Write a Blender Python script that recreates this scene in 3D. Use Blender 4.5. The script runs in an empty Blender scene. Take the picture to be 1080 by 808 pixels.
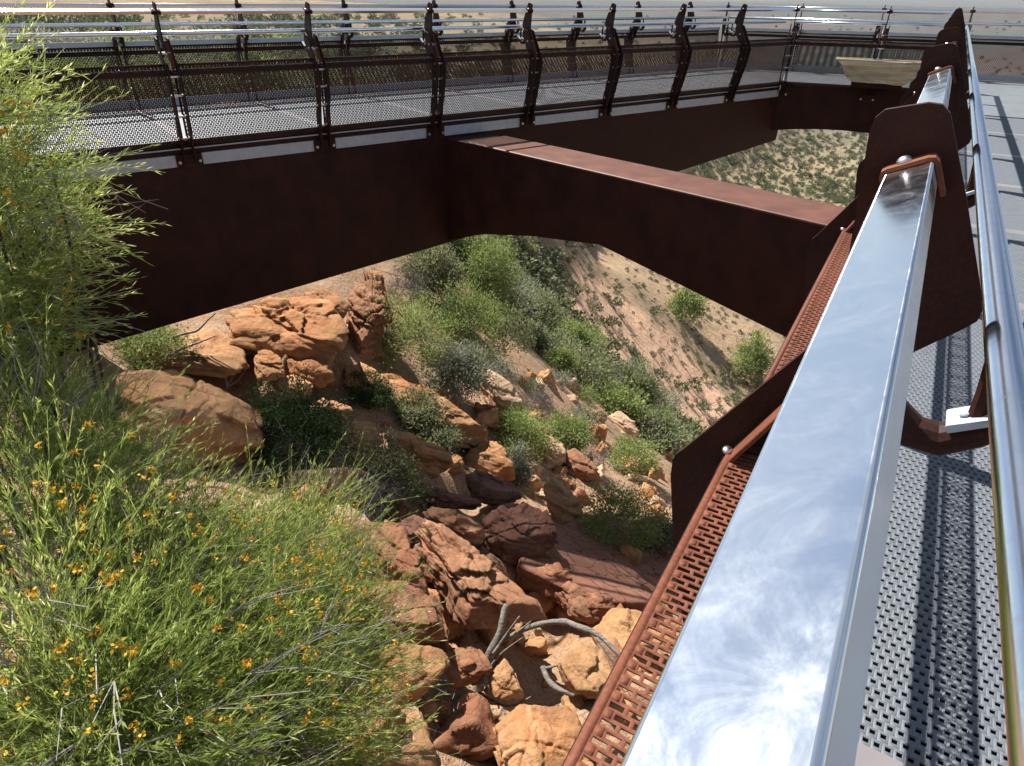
import bpy, bmesh, math, random
import numpy as np
from mathutils import Vector, Matrix, Quaternion

random.seed(7)
RNG = np.random.default_rng(11)
SC = bpy.context.scene
COL = SC.collection

# ------------------------------------------------------------------ camera
FPX, PITCH, ROLL = 697.07, 0.5337, 0.015
W0, H0 = 1080.0, 808.0
_cp, _sp, _cr, _sr = math.cos(PITCH), math.sin(PITCH), math.cos(ROLL), math.sin(ROLL)
_R0 = np.array([1.0, 0, 0]); _U0 = np.array([0, _sp, _cp]); CF = np.array([0, _cp, -_sp])
CR = _cr * _R0 + _sr * _U0
CU = -_sr * _R0 + _cr * _U0
cam_d = bpy.data.cameras.new('camera')
cam = bpy.data.objects.new('camera', cam_d); COL.objects.link(cam)
cam.matrix_world = Matrix(((CR[0], CU[0], -CF[0], 0), (CR[1], CU[1], -CF[1], 0), (CR[2], CU[2], -CF[2], 0), (0, 0, 0, 1)))
cam_d.sensor_fit = 'HORIZONTAL'; cam_d.sensor_width = 36.0
cam_d.lens = FPX / W0 * 36.0
cam_d.clip_start = 0.02; cam_d.clip_end = 20000
SC.camera = cam

def ray(px, py):
    d = CR * (px - W0 / 2) + CU * (H0 / 2 - py) + CF * FPX
    return d / np.linalg.norm(d)
def at(px, py, d): return ray(px, py) * d
def onz(px, py, z):
    d = ray(px, py); return d * (z / d[2])
def to_px(P):
    z = P @ CF
    return np.stack([W0 / 2 + FPX * (P @ CR) / z, H0 / 2 - FPX * (P @ CU) / z], -1)

# ------------------------------------------------------------------ noise
def _hash(ix, iy, iz, seed):
    h = (ix.astype(np.int64) * 374761393 + iy.astype(np.int64) * 668265263 + iz.astype(np.int64) * 2147483647 + seed * 1274126177) & 0xFFFFFFFF
    h = ((h ^ (h >> 13)) * 1274126177) & 0xFFFFFFFF
    h = ((h ^ (h >> 16)) * 2246822519) & 0xFFFFFFFF
    return ((h ^ (h >> 15)) & 0xFFFFFF) / float(0xFFFFFF)
def vnoise(P, seed=0):
    f = np.floor(P); t = P - f; t = t * t * t * (t * (t * 6 - 15) + 10)
    i = f.astype(np.int64); r = 0
    for dx in (0, 1):
        wx = t[:, 0] if dx else 1 - t[:, 0]
        for dy in (0, 1):
            wy = t[:, 1] if dy else 1 - t[:, 1]
            for dz in (0, 1):
                wz = t[:, 2] if dz else 1 - t[:, 2]
                r = r + wx * wy * wz * _hash(i[:, 0] + dx, i[:, 1] + dy, i[:, 2] + dz, seed)
    return r * 2 - 1
def fbm(P, oct=4, seed=0, gain=.5):
    a, s, r = 1.0, 1.0, 0
    for o in range(oct):
        r = r + a * vnoise(P * s + 17.3 * o, seed + o); a *= gain; s *= 2.03
    return r

# ------------------------------------------------------------------ materials
def mat_new(name):
    m = bpy.data.materials.new(name); m.use_nodes = True
    nt = m.node_tree; nt.nodes.clear()
    return m, nt
class NB:
    def __init__(s, nt): s.nt = nt
    def n(s, t, **k):
        nd = s.nt.nodes.new(t)
        for a, b in k.items(): setattr(nd, a, b)
        return nd
    def l(s, a, b): s.nt.links.new(a, b)
    def noise(s, vec, scale, detail=4, rough=.55, dist=0):
        nd = s.n('ShaderNodeTexNoise'); nd.inputs['Scale'].default_value = scale
        nd.inputs['Detail'].default_value = detail; nd.inputs['Roughness'].default_value = rough
        nd.inputs['Distortion'].default_value = dist
        if vec is not None: s.l(vec, nd.inputs['Vector'])
        return nd.outputs['Fac']
    def ramp(s, fac, stops, interp='LINEAR'):
        nd = s.n('ShaderNodeValToRGB'); cr = nd.color_ramp; cr.interpolation = interp
        while len(cr.elements) < len(stops): cr.elements.new(.5)
        for e, (p, c) in zip(cr.elements, stops):
            e.position = p; e.color = (c[0], c[1], c[2], 1) if hasattr(c, '__len__') else (c, c, c, 1)
        s.l(fac, nd.inputs['Fac']); return nd.outputs['Color']
    def mix(s, fac, a, b, mode='MIX'):
        nd = s.n('ShaderNodeMix', data_type='RGBA', blend_type=mode)
        for v, i in ((fac, 0), (a, 6), (b, 7)):
            if hasattr(v, 'is_linked') or hasattr(v, 'links'): s.l(v, nd.inputs[i])
            elif hasattr(v, '__len__'): nd.inputs[i].default_value = (v[0], v[1], v[2], 1)
            else: nd.inputs[i].default_value = v
        return nd.outputs[2]
    def math(s, op, a, b=None):
        nd = s.n('ShaderNodeMath', operation=op)
        for v, i in ((a, 0), (b, 1)):
            if v is None: continue
            if hasattr(v, 'links'): s.l(v, nd.inputs[i])
            else: nd.inputs[i].default_value = v
        return nd.outputs[0]
    def bump(s, h, strength, dist, nrm=None):
        nd = s.n('ShaderNodeBump'); nd.inputs['Strength'].default_value = strength; nd.inputs['Distance'].default_value = dist
        s.l(h, nd.inputs['Height'])
        if nrm is not None: s.l(nrm, nd.inputs['Normal'])
        return nd.outputs['Normal']
    def out(s, color, rough=.6, metal=0, nrm=None, spec=.5, translucent=None):
        p = s.n('ShaderNodeBsdfPrincipled')
        for v, i in ((color, 'Base Color'), (rough, 'Roughness'), (metal, 'Metallic')):
            if hasattr(v, 'links'): s.l(v, p.inputs[i])
            elif hasattr(v, '__len__'): p.inputs[i].default_value = (v[0], v[1], v[2], 1)
            else: p.inputs[i].default_value = v
        p.inputs['Specular IOR Level'].default_value = spec
        if nrm is not None: s.l(nrm, p.inputs['Normal'])
        o = s.n('ShaderNodeOutputMaterial')
        if translucent:
            t = s.n('ShaderNodeBsdfTranslucent')
            if hasattr(color, 'links'): s.l(color, t.inputs['Color'])
            else: t.inputs['Color'].default_value = (*color, 1)
            mx = s.n('ShaderNodeMixShader'); mx.inputs[0].default_value = translucent
            s.l(p.outputs[0], mx.inputs[1]); s.l(t.outputs[0], mx.inputs[2]); s.l(mx.outputs[0], o.inputs[0])
        else: s.l(p.outputs[0], o.inputs[0])
    def obj(s): return s.n('ShaderNodeTexCoord').outputs['Object']
    def pos(s): return s.n('ShaderNodeNewGeometry').outputs['Position']
    def rnd(s): return s.n('ShaderNodeObjectInfo').outputs['Random']
    def scalevec(s, v, sc, off=None):
        nd = s.n('ShaderNodeMapping'); nd.inputs['Scale'].default_value = sc
        s.l(v, nd.inputs['Vector'])
        if off is not None: s.l(off, nd.inputs['Location'])
        return nd.outputs[0]

def corten(name, a, b, rough=.62, bump=.3, spec=.2):
    m, nt = mat_new(name); N = NB(nt); p = N.pos()
    n1 = N.noise(p, 3.0, 6, .65); n2 = N.noise(p, 160, 3, .6); st = N.noise(N.scalevec(p, (6, 6, .5)), 1.0, 4, .6)
    c = N.mix(N.ramp(n1, [(.35, 0), (.65, 1)]), a, b)
    c = N.mix(N.math('MULTIPLY', N.ramp(st, [(.45, 0), (.7, 1)]), .35), c, [x * .55 for x in a])
    c = N.mix(N.math('MULTIPLY', N.ramp(n2, [(.4, 0), (.65, 1)]), .4), c, [min(1, x * 1.6) for x in b])
    N.out(c, N.math('ADD', N.math('MULTIPLY', n1, .25), rough - .12), 0, N.bump(n2, bump, .002), spec)
    return m
M = {}
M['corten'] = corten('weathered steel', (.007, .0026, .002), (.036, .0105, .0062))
M['corten_infill'] = corten('shaded perforated steel', (.02, .009, .007), (.045, .02, .015), .6)  # darker twin of the rusty mesh steel; its unlit look is in the colour
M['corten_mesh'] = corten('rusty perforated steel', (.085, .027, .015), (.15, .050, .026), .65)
M['corten_tie'] = corten('sunlit weathered steel', (.070, .027, .016), (.125, .052, .034), .55, .5, .22)  # lighter copy of the beam steel; sunlight on the top put into the colour
def metal(name, col, rough, var=.12, bump=.05, scale=9, met=1.0):
    m, nt = mat_new(name); N = NB(nt); p = N.pos()
    n1 = N.noise(p, scale, 5, .6); n2 = N.noise(p, scale * 12, 3, .6)
    c = N.mix(n1, [x * (1 - var) for x in col], [min(1, x * (1 + var)) for x in col])
    r = N.math('ADD', N.math('MULTIPLY', n1, var), rough - var / 2)
    N.out(c, r, met, N.bump(n2, bump, .002), .5)
    return m
M['polished'] = metal('polished stainless steel', (.78, .815, .855), .10, .09, .004, 5)
def polished():
    m, nt = mat_new('polished rail steel'); N = NB(nt); p = N.pos()
    n1 = N.noise(p, 4, 5, .6); sm = N.noise(p, 17, 8, .72, 1.2); gr = N.noise(N.scalevec(p, (160, 22, 160)), 1.0, 4, .7)
    c = N.mix(N.ramp(sm, [(.45, 0), (.7, 1)]), (.75, .785, .825), (.68, .71, .75))
    r = N.math('ADD', N.math('MULTIPLY', N.ramp(sm, [(.4, 0), (.72, 1)]), .14), N.math('ADD', N.math('MULTIPLY', gr, .06), .12))
    N.out(c, r, 1, N.bump(N.math('ADD', N.math('MULTIPLY', gr, .3), n1), .015, .002), .5)
    return m
M['polished'] = polished()
M['galv'] = metal('galvanised steel', (.36, .39, .42), .5, .3, .15, 14, .15)
M['deckplate'] = metal('grey deck plate', (.14, .15, .16), .55, .25, .1, 4, .1)
M['grating'] = metal('galvanised grating', (.115, .128, .146), .55, .25, .15, 20, .12)
M['bolt'] = metal('bolt steel', (.70, .70, .69), .3, .1, .05, 40)
M['mesh_grey'] = metal('grey perforated steel', (.19, .19, .20), .75, .2, .1, 20, 0)
M['jointbar'] = metal('dull joint bar', (.20, .18, .185), .6, .2, .1, 8, .3)

def rockmat(name, base, rust, dark, rustamt=.5, darkamt=.3, crack=.5, gated=True):
    m, nt = mat_new(name); N = NB(nt)
    p = N.pos(); r = N.rnd()
    tilt = N.n('ShaderNodeMapping'); tilt.inputs['Rotation'].default_value = (.35, .22, .3); tilt.inputs['Scale'].default_value = (1.2, 1.2, 14)
    N.l(p, tilt.inputs['Vector'])
    strata = N.noise(tilt.outputs[0], 1.0, 5, .6, .6)
    big = N.noise(p, 1.1, 5, .6, .4); mid = N.noise(p, 5, 10, .72); fine = N.noise(p, 38, 8, .75)
    c = N.mix(N.ramp(strata, [(.38, 0), (.58, 1)]), base, [x * .62 for x in base])
    c = N.mix(N.ramp(big, [(.62 - rustamt * .35, 0), (.74 - rustamt * .3, 1)]), c, rust)
    c = N.mix(N.math('MULTIPLY', N.ramp(mid, [(.48, 0), (.62, 1)]), darkamt), c, dark)
    pal = N.noise(p, 2.3, 6, .7, .8)
    c = N.mix(N.math('MULTIPLY', N.ramp(pal, [(.55, 0), (.68, 1)]), .55), c, [min(.75, x * 1.35 + .03) for x in base])
    c = N.mix(N.math('MULTIPLY', N.ramp(fine, [(.35, 1), (.55, 0)]), .35), c, [x * .5 for x in base])
    c = N.mix(N.math('MULTIPLY', N.math('SUBTRACT', r, .35), .4), c, [min(1, x * 1.35) for x in base])
    vo = N.n('ShaderNodeTexVoronoi', feature='DISTANCE_TO_EDGE'); vo.inputs['Scale'].default_value = 3.2
    wv = N.n('ShaderNodeVectorMath', operation='ADD'); N.l(p, wv.inputs[0])
    nz = N.n('ShaderNodeTexNoise'); nz.inputs['Scale'].default_value = 3.0; nz.inputs['Detail'].default_value = 4; N.l(p, nz.inputs['Vector'])
    sc = N.n('ShaderNodeVectorMath', operation='SCALE'); N.l(nz.outputs['Color'], sc.inputs[0]); sc.inputs[3].default_value = .35
    N.l(sc.outputs[0], wv.inputs[1]); N.l(wv.outputs[0], vo.inputs['Vector'])
    crk = N.ramp(vo.outputs['Distance'], [(0, 0), (.022, 1)])
    gate = N.ramp(big, [(.42, 1), (.55, 0)])
    crk2 = N.mix(gate, crk, (1, 1, 1)) if gated else crk
    c = N.mix(N.math('MULTIPLY', N.math('SUBTRACT', 1.0, crk2), crack), c, [x * .45 for x in dark])
    vf = N.noise(p, 150, 3, .7)
    h = N.math('ADD', N.math('MULTIPLY', strata, .55), N.math('ADD', N.math('MULTIPLY', mid, .4), N.math('ADD', N.math('MULTIPLY', fine, .30), N.math('MULTIPLY', vf, .06))))
    h = N.math('ADD', h, N.math('MULTIPLY', crk2, .22 * crack))
    N.out(c, .88, 0, N.bump(h, 1.0, .06), .2)
    return m
M['rock_tan'] = rockmat('tan sandstone', (.50, .28, .135), (.40, .17, .065), (.16, .08, .05), .35, .45, .22)
M['rock_orange'] = rockmat('orange sandstone', (.47, .25, .115), (.38, .16, .065), (.13, .055, .035), .5, .5, .3)
M['rock_rust'] = rockmat('rust red sandstone', (.36, .185, .10), (.25, .095, .05), (.09, .045, .032), .55, .55)
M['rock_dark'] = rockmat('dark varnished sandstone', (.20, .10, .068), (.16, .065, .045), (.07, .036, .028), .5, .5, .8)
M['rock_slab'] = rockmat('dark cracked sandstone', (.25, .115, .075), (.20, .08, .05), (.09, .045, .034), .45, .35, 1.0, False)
M['rock_pale'] = rockmat('pale sandstone', (.52, .35, .22), (.42, .22, .12), (.2, .12, .08), .25, .3)
M['bench_stone'] = rockmat('cream bench stone', (.66, .55, .36), (.6, .42, .24), (.3, .2, .1), .3, .25, 0)

def leafmat(name, stops, tr=.3, rough=.7, spec=.18):
    m, nt = mat_new(name); N = NB(nt)
    a = N.n('ShaderNodeAttribute', attribute_name='tint'); r = N.rnd()
    f = N.math('ADD', N.math('MULTIPLY', a.outputs['Fac'], .8), N.math('MULTIPLY', r, .2))
    c = N.ramp(f, stops)
    N.out(c, rough, 0, None, spec, tr)
    return m
M['leaf_front'] = leafmat('wattle foliage', [(0, (.035, .065, .014)), (.3, (.135, .195, .045)), (.6, (.34, .40, .10)), (.85, (.62, .60, .26)), (1, (.76, .72, .48))], .55, .42, .5)
M['leaf_bright'] = leafmat('bright green foliage', [(0, (.085, .12, .035)), (.5, (.225, .28, .085)), (1, (.42, .46, .19))], .45)
M['leaf_olive'] = leafmat('olive foliage', [(0, (.085, .10, .045)), (.5, (.20, .215, .105)), (1, (.36, .37, .21))], .4)
M['leaf_grey'] = leafmat('grey green foliage', [(0, (.12, .13, .09)), (.5, (.24, .255, .18)), (1, (.40, .41, .32))], .35)
M['leaf_far'] = leafmat('far scrub foliage', [(0, (.05, .06, .03)), (.5, (.125, .14, .07)), (1, (.23, .235, .13))], .15)
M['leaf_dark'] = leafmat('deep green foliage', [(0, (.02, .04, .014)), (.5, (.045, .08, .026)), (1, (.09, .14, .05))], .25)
M['twig_grey'] = leafmat('bare grey twigs', [(0, (.08, .07, .065)), (.5, (.22, .20, .185)), (1, (.55, .52, .48))], 0, .8)
M['petal'] = leafmat('yellow orange petals', [(0, (.42, .15, .012)), (.5, (.60, .33, .025)), (1, (.66, .48, .09))], .3)
M['bark'] = leafmat('dark bark', [(0, (.03, .026, .023)), (1, (.075, .06, .05))], 0, .9)
def deadwood(k=1.0):
    m, nt = mat_new('weathered dead wood'); N = NB(nt); p = N.obj()
    g = N.noise(N.scalevec(p, (3, 60, 60)), 1.0, 4, .6); n = N.noise(p, 12, 4)
    c = N.ramp(g, [(.32, (.05 * k, .042 * k, .036 * k)), (.5, (.16 * k, .145 * k, .13 * k)), (.75, (.32 * k, .295 * k, .27 * k))])
    c = N.mix(N.math('MULTIPLY', n, .5), c, (.14, .11, .09))
    N.out(c, .85, 0, N.bump(g, .7, .006), .2)
    return m
M['deadwood'] = deadwood(); M['deadwood_pale'] = deadwood(2.1)

# ------------------------------------------------------------------ objects
def tag(o, label=None, cat=None, group=None, kind=None):
    if label: o['label'] = label
    if cat: o['category'] = cat
    if group: o['group'] = group
    if kind: o['kind'] = kind
    return o
def empty(name, mw, label, cat, group=None):
    o = bpy.data.objects.new(name, None); COL.objects.link(o); o.empty_display_size = .1
    o.matrix_world = mw if isinstance(mw, Matrix) else Matrix.Translation(Vector([float(t) for t in mw]))
    return tag(o, label, cat, group)
def add(name, me, parent=None, mat=None, local=None):
    if mat is not None and not me.materials: me.materials.append(mat)
    o = bpy.data.objects.new(name, me); COL.objects.link(o)
    if parent is not None: o.parent = parent
    if local is not None: o.matrix_local = local
    return o
def mesh_np(name, V, F, smooth=False, tint=None):
    """V (n,3); F (m,k) all faces with k corners, or list of arrays"""
    me = bpy.data.meshes.new(name)
    Fs = F if isinstance(F, list) else [F]
    nv = len(V); me.vertices.add(nv); me.vertices.foreach_set('co', np.asarray(V, np.float32).ravel())
    loops = np.concatenate([f.ravel() for f in Fs]).astype(np.int32)
    tot = np.concatenate([np.full(len(f), f.shape[1], np.int32) for f in Fs])
    st = np.concatenate([[0], np.cumsum(tot)[:-1]]).astype(np.int32)
    me.loops.add(len(loops)); me.loops.foreach_set('vertex_index', loops)
    me.polygons.add(len(tot)); me.polygons.foreach_set('loop_start', st); me.polygons.foreach_set('loop_total', tot)
    if smooth: me.polygons.foreach_set('use_smooth', np.ones(len(tot), bool))
    if tint is not None:
        a = me.attributes.new('tint', 'FLOAT', 'POINT'); a.data.foreach_set('value', np.asarray(tint, np.float32))
    me.update(calc_edges=True); me.validate()
    return me
def bm_mesh(name, bm, smooth=False, bevel=0, seg=1):
    if bevel:
        es = [e for e in bm.edges if len(e.link_faces) == 2 and e.calc_face_angle(0) > .5]
        bmesh.ops.bevel(bm, geom=es, offset=bevel, segments=seg, affect='EDGES', profile=.5)
    bmesh.ops.recalc_face_normals(bm, faces=bm.faces)
    me = bpy.data.meshes.new(name); bm.to_mesh(me); bm.free()
    if smooth:
        for p in me.polygons: p.use_smooth = True
    return me
def bm_box(bm, lo, hi):
    x0, y0, z0 = lo; x1, y1, z1 = hi
    v = [bm.verts.new(p) for p in ((x0, y0, z0), (x1, y0, z0), (x1, y1, z0), (x0, y1, z0), (x0, y0, z1), (x1, y0, z1), (x1, y1, z1), (x0, y1, z1))]
    for f in ((0, 3, 2, 1), (4, 5, 6, 7), (0, 1, 5, 4), (1, 2, 6, 5), (2, 3, 7, 6), (3, 0, 4, 7)): bm.faces.new([v[i] for i in f])
def bm_prism(bm, poly, y0, y1):
    """polygon in (u,z), extruded along local Y"""
    a = [bm.verts.new((u, y0, z)) for u, z in poly]; b = [bm.verts.new((u, y1, z)) for u, z in poly]
    n = len(poly); bm.faces.new(a); bm.faces.new(b[::-1])
    for i in range(n): bm.faces.new((a[i], b[i], b[(i + 1) % n], a[(i + 1) % n]))
def bm_tube(bm, pts, rad, n=10, cap=True):
    pts = [Vector([float(c) for c in p]) for p in pts]; m = len(pts)
    rads = rad if hasattr(rad, '__len__') else [rad] * m
    rings = []; ref = Vector((0.13, .31, .94))
    for i, p in enumerate(pts):
        d = (pts[min(i + 1, m - 1)] - pts[max(i - 1, 0)]).normalized()
        a = d.cross(ref)
        if a.length < 1e-3: a = d.cross(Vector((1, 0, 0)))
        a.normalize(); b = d.cross(a)
        rings.append([bm.verts.new(p + (a * math.cos(t) + b * math.sin(t)) * rads[i]) for t in [2 * math.pi * k / n for k in range(n)]])
    for i in range(m - 1):
        for k in range(n): bm.faces.new((rings[i][k], rings[i][(k + 1) % n], rings[i + 1][(k + 1) % n], rings[i + 1][k]))
    if cap: bm.faces.new(rings[0][::-1]); bm.faces.new(rings[-1])
def box_me(name, lo, hi, bevel=0, seg=1):
    bm = bmesh.new(); bm_box(bm, lo, hi); return bm_mesh(name, bm, False, bevel, seg)

def perforated(name, w, h, pw, ph, hw, hh, thick, border=.0, stagger=True, lip=0.0):
    """sheet in local XY: w along X, h along Y, cells pw x ph with a hole hw x hh; real holes"""
    iw, ih = w - 2 * border, h - 2 * border
    nx, ny = max(1, round(iw / pw)), max(1, round(ih / ph)); pw, ph = iw / nx, ih / ny
    V = []; F = []; base = 0
    cx, cy = np.meshgrid(np.arange(nx), np.arange(ny), indexing='ij')
    cx = cx.ravel().astype(float); cy = cy.ravel().astype(float)
    x0 = border + cx * pw; y0 = border + cy * ph
    if stagger: y0 = y0 + 0
    off = np.where((cx.astype(int) % 2) == 1, ph * .5, 0) if stagger else 0 * cx
    yy0 = y0 + off; yy1 = yy0 + ph
    yy0c = np.clip(yy0, border, border + ih); yy1c = np.clip(yy1, border, border + ih)
    full = (yy1 <= border + ih + 1e-6)
    def grid(x0, y0, x1, y1, z, n):
        return np.stack([np.stack([x0, y0, z], -1), np.stack([x1, y0, z], -1), np.stack([x1, y1, z], -1), np.stack([x0, y1, z], -1)], 1)
    n = len(cx); Z = np.zeros(n)
    mx, my = x0 + pw / 2, yy0 + ph / 2
    hh2 = np.where(full, hh / 2, 0.0001); my = np.where(full, my, (yy0c + yy1c) / 2)
    O = grid(x0, yy0c, x0 + pw, yy1c, Z, n); I = grid(mx - hw / 2, my - hh2, mx + hw / 2, my + hh2, Z + lip, n)
    OB = O.copy(); OB[:, :, 2] = -thick; IB = I.copy(); IB[:, :, 2] = -thick
    A = np.concatenate([O, I, OB, IB], 1).reshape(-1, 3)
    b = (np.arange(n) * 16)[:, None]
    faces = []
    for i in range(4):
        j = (i + 1) % 4
        faces += [b + np.array([[i, j, 4 + j, 4 + i]]), b + np.array([[8 + j, 8 + i, 12 + i, 12 + j]]), b + np.array([[4 + i, 4 + j, 12 + j, 12 + i]])]
    F = np.concatenate(faces, 0); V = A
    extra = []
    # odd columns leave half a cell open at the start, and the border
    def quad(x0, y0, x1, y1):
        extra.append(((x0, y0), (x1, y0), (x1, y1), (x0, y1)))
    if stagger:
        for c in range(1, nx, 2): quad(border + c * pw, border, border + (c + 1) * pw, border + ph * .5)
    if border > 0:
        quad(0, 0, w, border); quad(0, h - border, w, h); quad(0, border, border, h - border); quad(w - border, border, w, h - border)
    for q in extra:
        k = len(V)
        V = np.concatenate([V, np.array([(x, y, z) for z in (0, -thick) for x, y in q])])
        F = np.concatenate([F, np.array([[k, k + 1, k + 2, k + 3], [k + 7, k + 6, k + 5, k + 4]] + [[k + i, k + 4 + i, k + 4 + (i + 1) % 4, k + (i + 1) % 4] for i in range(4)])])
    return mesh_np(name, V, F)
# ------------------------------------------------------------------ skywalk layout
ZD = -1.36                                   # deck level below the camera
AZR, AZL, RR, SR_, RL, SL_ = 0.5259, 0.9228, -0.0029, 1.0372, -7.7803, 1.5844
v2 = lambda a, b: np.array([a, b, 0.0])
dR, nR = v2(math.sin(AZR), math.cos(AZR)), v2(math.cos(AZR), -math.sin(AZR))
dL, nL = v2(math.sin(AZL), math.cos(AZL)), v2(math.cos(AZL), -math.sin(AZL))
eE = v2(.915, -.403); eE /= np.linalg.norm(eE); fE = v2(-eE[1], eE[0])
WD = 2.4; WE = 2.2
def PR(k, u=0): return dR * (SR_ + 1.5 * k) + nR * (RR + u)        # u towards the deck
def PL(k, u=0): return dL * (SL_ + 1.5 * k) + nL * (RL - u)
def isect(p, a, q, b):
    A = np.array([[a[0], -b[0]], [a[1], -b[1]]]); s = np.linalg.solve(A, (q - p)[:2]); return s[0], s[1]
P7 = PL(7)
tE, _s = isect(P7, eE, PR(0), dR); kRc = _s / 1.5
PRC = P7 + eE * tE
OL = PL(0, WD); OE = P7 + fE * WE; ORr = PR(0, WD)
a_, _ = isect(OL, dL, OE, eE); CLO = OL + dL * a_
b_, _ = isect(ORr, dR, OE, eE); CRO = ORr + dR * b_
def frame(P, X, Y):
    return Matrix(((X[0], Y[0], 0, P[0]), (X[1], Y[1], 0, P[1]), (0, 0, 1, 0), (0, 0, 0, 1)))

UP = [(-.057, -.152), (-.055, -.135), (-.046, -.124), (.0, -.112), (.016, -.113), (.027, -.122), (.034, -.136), (.076, -.222), (.130, -.340), (.138, -.362), (.137, -.378), (.126, -.392), (.065, -.456), (-.02, -.57), (-.09, -.53), (-.03, -.44), (-.036, -.36)]
LO = [(-.032, -.43), (-.222, -.732), (-.234, -.748), (-.239, -.764), (-.238, -.80), (-.203, -1.00), (-.045, -1.60), (.075, -1.60), (-.075, -1.03), (-.10, -.83), (-.098, -.79), (.062, -.47), (.058, -.44), (.03, -.41)]
def me_upper():
    bm = bmesh.new(); bm_prism(bm, UP, -.007, .007); return bm_mesh('plate', bm, False, .0015, 2)
def me_lower():
    bm = bmesh.new(); bm_prism(bm, LO, -.0063, .0063); return bm_mesh('plate', bm, False, .0015, 2)
def me_spacers():
    bm = bmesh.new(); bm_tube(bm, [(0, -.066, 0), (0, .066, 0)], .011, 8)
    return bm_mesh('bolt', bm)
def me_base():
    bm = bmesh.new(); bm_box(bm, (-.022, -.13, -1.63), (-.004, .13, -1.50))
    return bm_mesh('base', bm, False, .004)
def me_basebolts():
    bm = bmesh.new(); bm_tube(bm, [(-.022, 0, -1.575), (-.04, 0, -1.575)], [.02, .015], 8)
    return bm_mesh('bolt', bm)
RZT, RZB, RHW = -.190, -.232, .0255
RT, RC = math.radians(25), (0.0, -.185)          # the square rail is canted; RC is the middle of its upper face
RWD, RTH = .055, .030
def rl(x, y):                                    # rail section coordinates -> (u, z)
    return RC[0] + x * math.cos(RT) - y * math.sin(RT), RC[1] + x * math.sin(RT) + y * math.cos(RT)
def me_clamp():
    bm = bmesh.new(); t = .006; h = RWD / 2; y0, y1 = -.042, .042
    o = [(-h - t, -.030), (-h - t, -.002), (-h - t * .4, t * .7), (-h + .005, t), (h - .005, t), (h + t * .5, t * .6), (h + t, -.003), (h + t, -.046)]
    i = [(-h - .0006, -.030), (-h - .0006, -.003), (-h, -.0005), (-h + .005, .0008), (h - .005, .0008), (h, -.0005), (h + .0006, -.004), (h + .0006, -.046)]
    a = [[bm.verts.new((rl(*p)[0], y, rl(*p)[1])) for p in pts] for pts in (o, i) for y in (y0, y1)]
    n = len(o)
    for k in range(n - 1):
        bm.faces.new((a[0][k], a[0][k + 1], a[1][k + 1], a[1][k])); bm.faces.new((a[2][k], a[3][k], a[3][k + 1], a[2][k + 1]))
        bm.faces.new((a[0][k], a[2][k], a[2][k + 1], a[0][k + 1])); bm.faces.new((a[1][k], a[1][k + 1], a[3][k + 1], a[3][k]))
    for k in (0, n - 1): bm.faces.new((a[0][k], a[1][k], a[3][k], a[2][k]))
    return bm_mesh('clamp', bm)
def me_dome():
    bm = bmesh.new(); bmesh.ops.create_uvsphere(bm, u_segments=14, v_segments=8, radius=.0098)
    u, z = rl(-.004, .0065)
    for v in bm.verts: v.co.z = max(v.co.z, -.001) * .75
    bmesh.ops.rotate(bm, verts=bm.verts, matrix=Matrix.Rotation(-RT, 3, 'Y'))
    for v in bm.verts: v.co += Vector((u, 0, z))
    return bm_mesh('bolt', bm, True)
HU, HZ, HR = .172, -.392, .0225
def me_bracket():
    bm = bmesh.new()
    bm_tube(bm, [(.03, 0, -.50), (.075, 0, -.545), (.11, 0, -.572), (.15, 0, -.574), (.19, 0, -.548), (.212, 0, -.53)], [.024, .026, .027, .026, .022, .018], 12)
    bm_tube(bm, [(.185, 0, -.56), (HU + .008, 0, -.48), (HU, 0, HZ - .015)], [.014, .012, .011], 8)
    return bm_mesh('bracket', bm, False)
def me_tabplate():
    bm = bmesh.new(); bm_box(bm, (-.036, -.034, -.004), (.040, .030, .004)); bm_tube(bm, [(-.01, 0, .004), (-.01, 0, .010)], .009, 6)
    bmesh.ops.rotate(bm, verts=bm.verts, matrix=Matrix.Rotation(-.55, 3, 'Y'))
    bmesh.ops.translate(bm, verts=bm.verts, vec=(.180, 0, -.522)); return bm_mesh('bracket_plate', bm, False, .002)
def me_tab():
    bm = bmesh.new(); bm_box(bm, (-.155, -.055, -.004), (.155, .0, .004))
    bmesh.ops.rotate(bm, verts=bm.verts, matrix=Matrix.Rotation(-PAN_A, 3, 'Y'))
    bmesh.ops.translate(bm, verts=bm.verts, vec=(-.075, -.007, -.585)); return bm_mesh('tab', bm, False, .0015)
def me_tabbolt():
    bm = bmesh.new(); r = bmesh.ops.create_uvsphere(bm, u_segments=12, v_segments=8, radius=.009)
    for v in r['verts']: v.co = Vector((v.co.x - .142, v.co.y * 1.2 - .03, v.co.z * .7 - .688))
    return bm_mesh('bolt', bm, True)
PAN_LO, PAN_HI = (-.138, -.712), (-.028, -.500)
PAN_A = math.atan2(PAN_HI[1] - PAN_LO[1], PAN_HI[0] - PAN_LO[0])
PM = dict(upper=me_upper(), lower=me_lower(), sp=me_spacers(), base=me_base(), bb=me_basebolts(), clamp=me_clamp(), dome=me_dome(), br=me_bracket(), tp=me_tabplate(), tab=me_tab(), tb=me_tabbolt())
PM['clamp2'] = PM['clamp'].copy()
MATS = dict(clamp2='corten', upper='corten', lower='corten', sp='bolt', base='corten', bb='bolt', clamp='corten_mesh', dome='bolt', br='corten', tp='galv', tab='corten_mesh', tb='bolt')
for k_, me_ in PM.items(): me_.materials.append(M[MATS[k_]])
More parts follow.
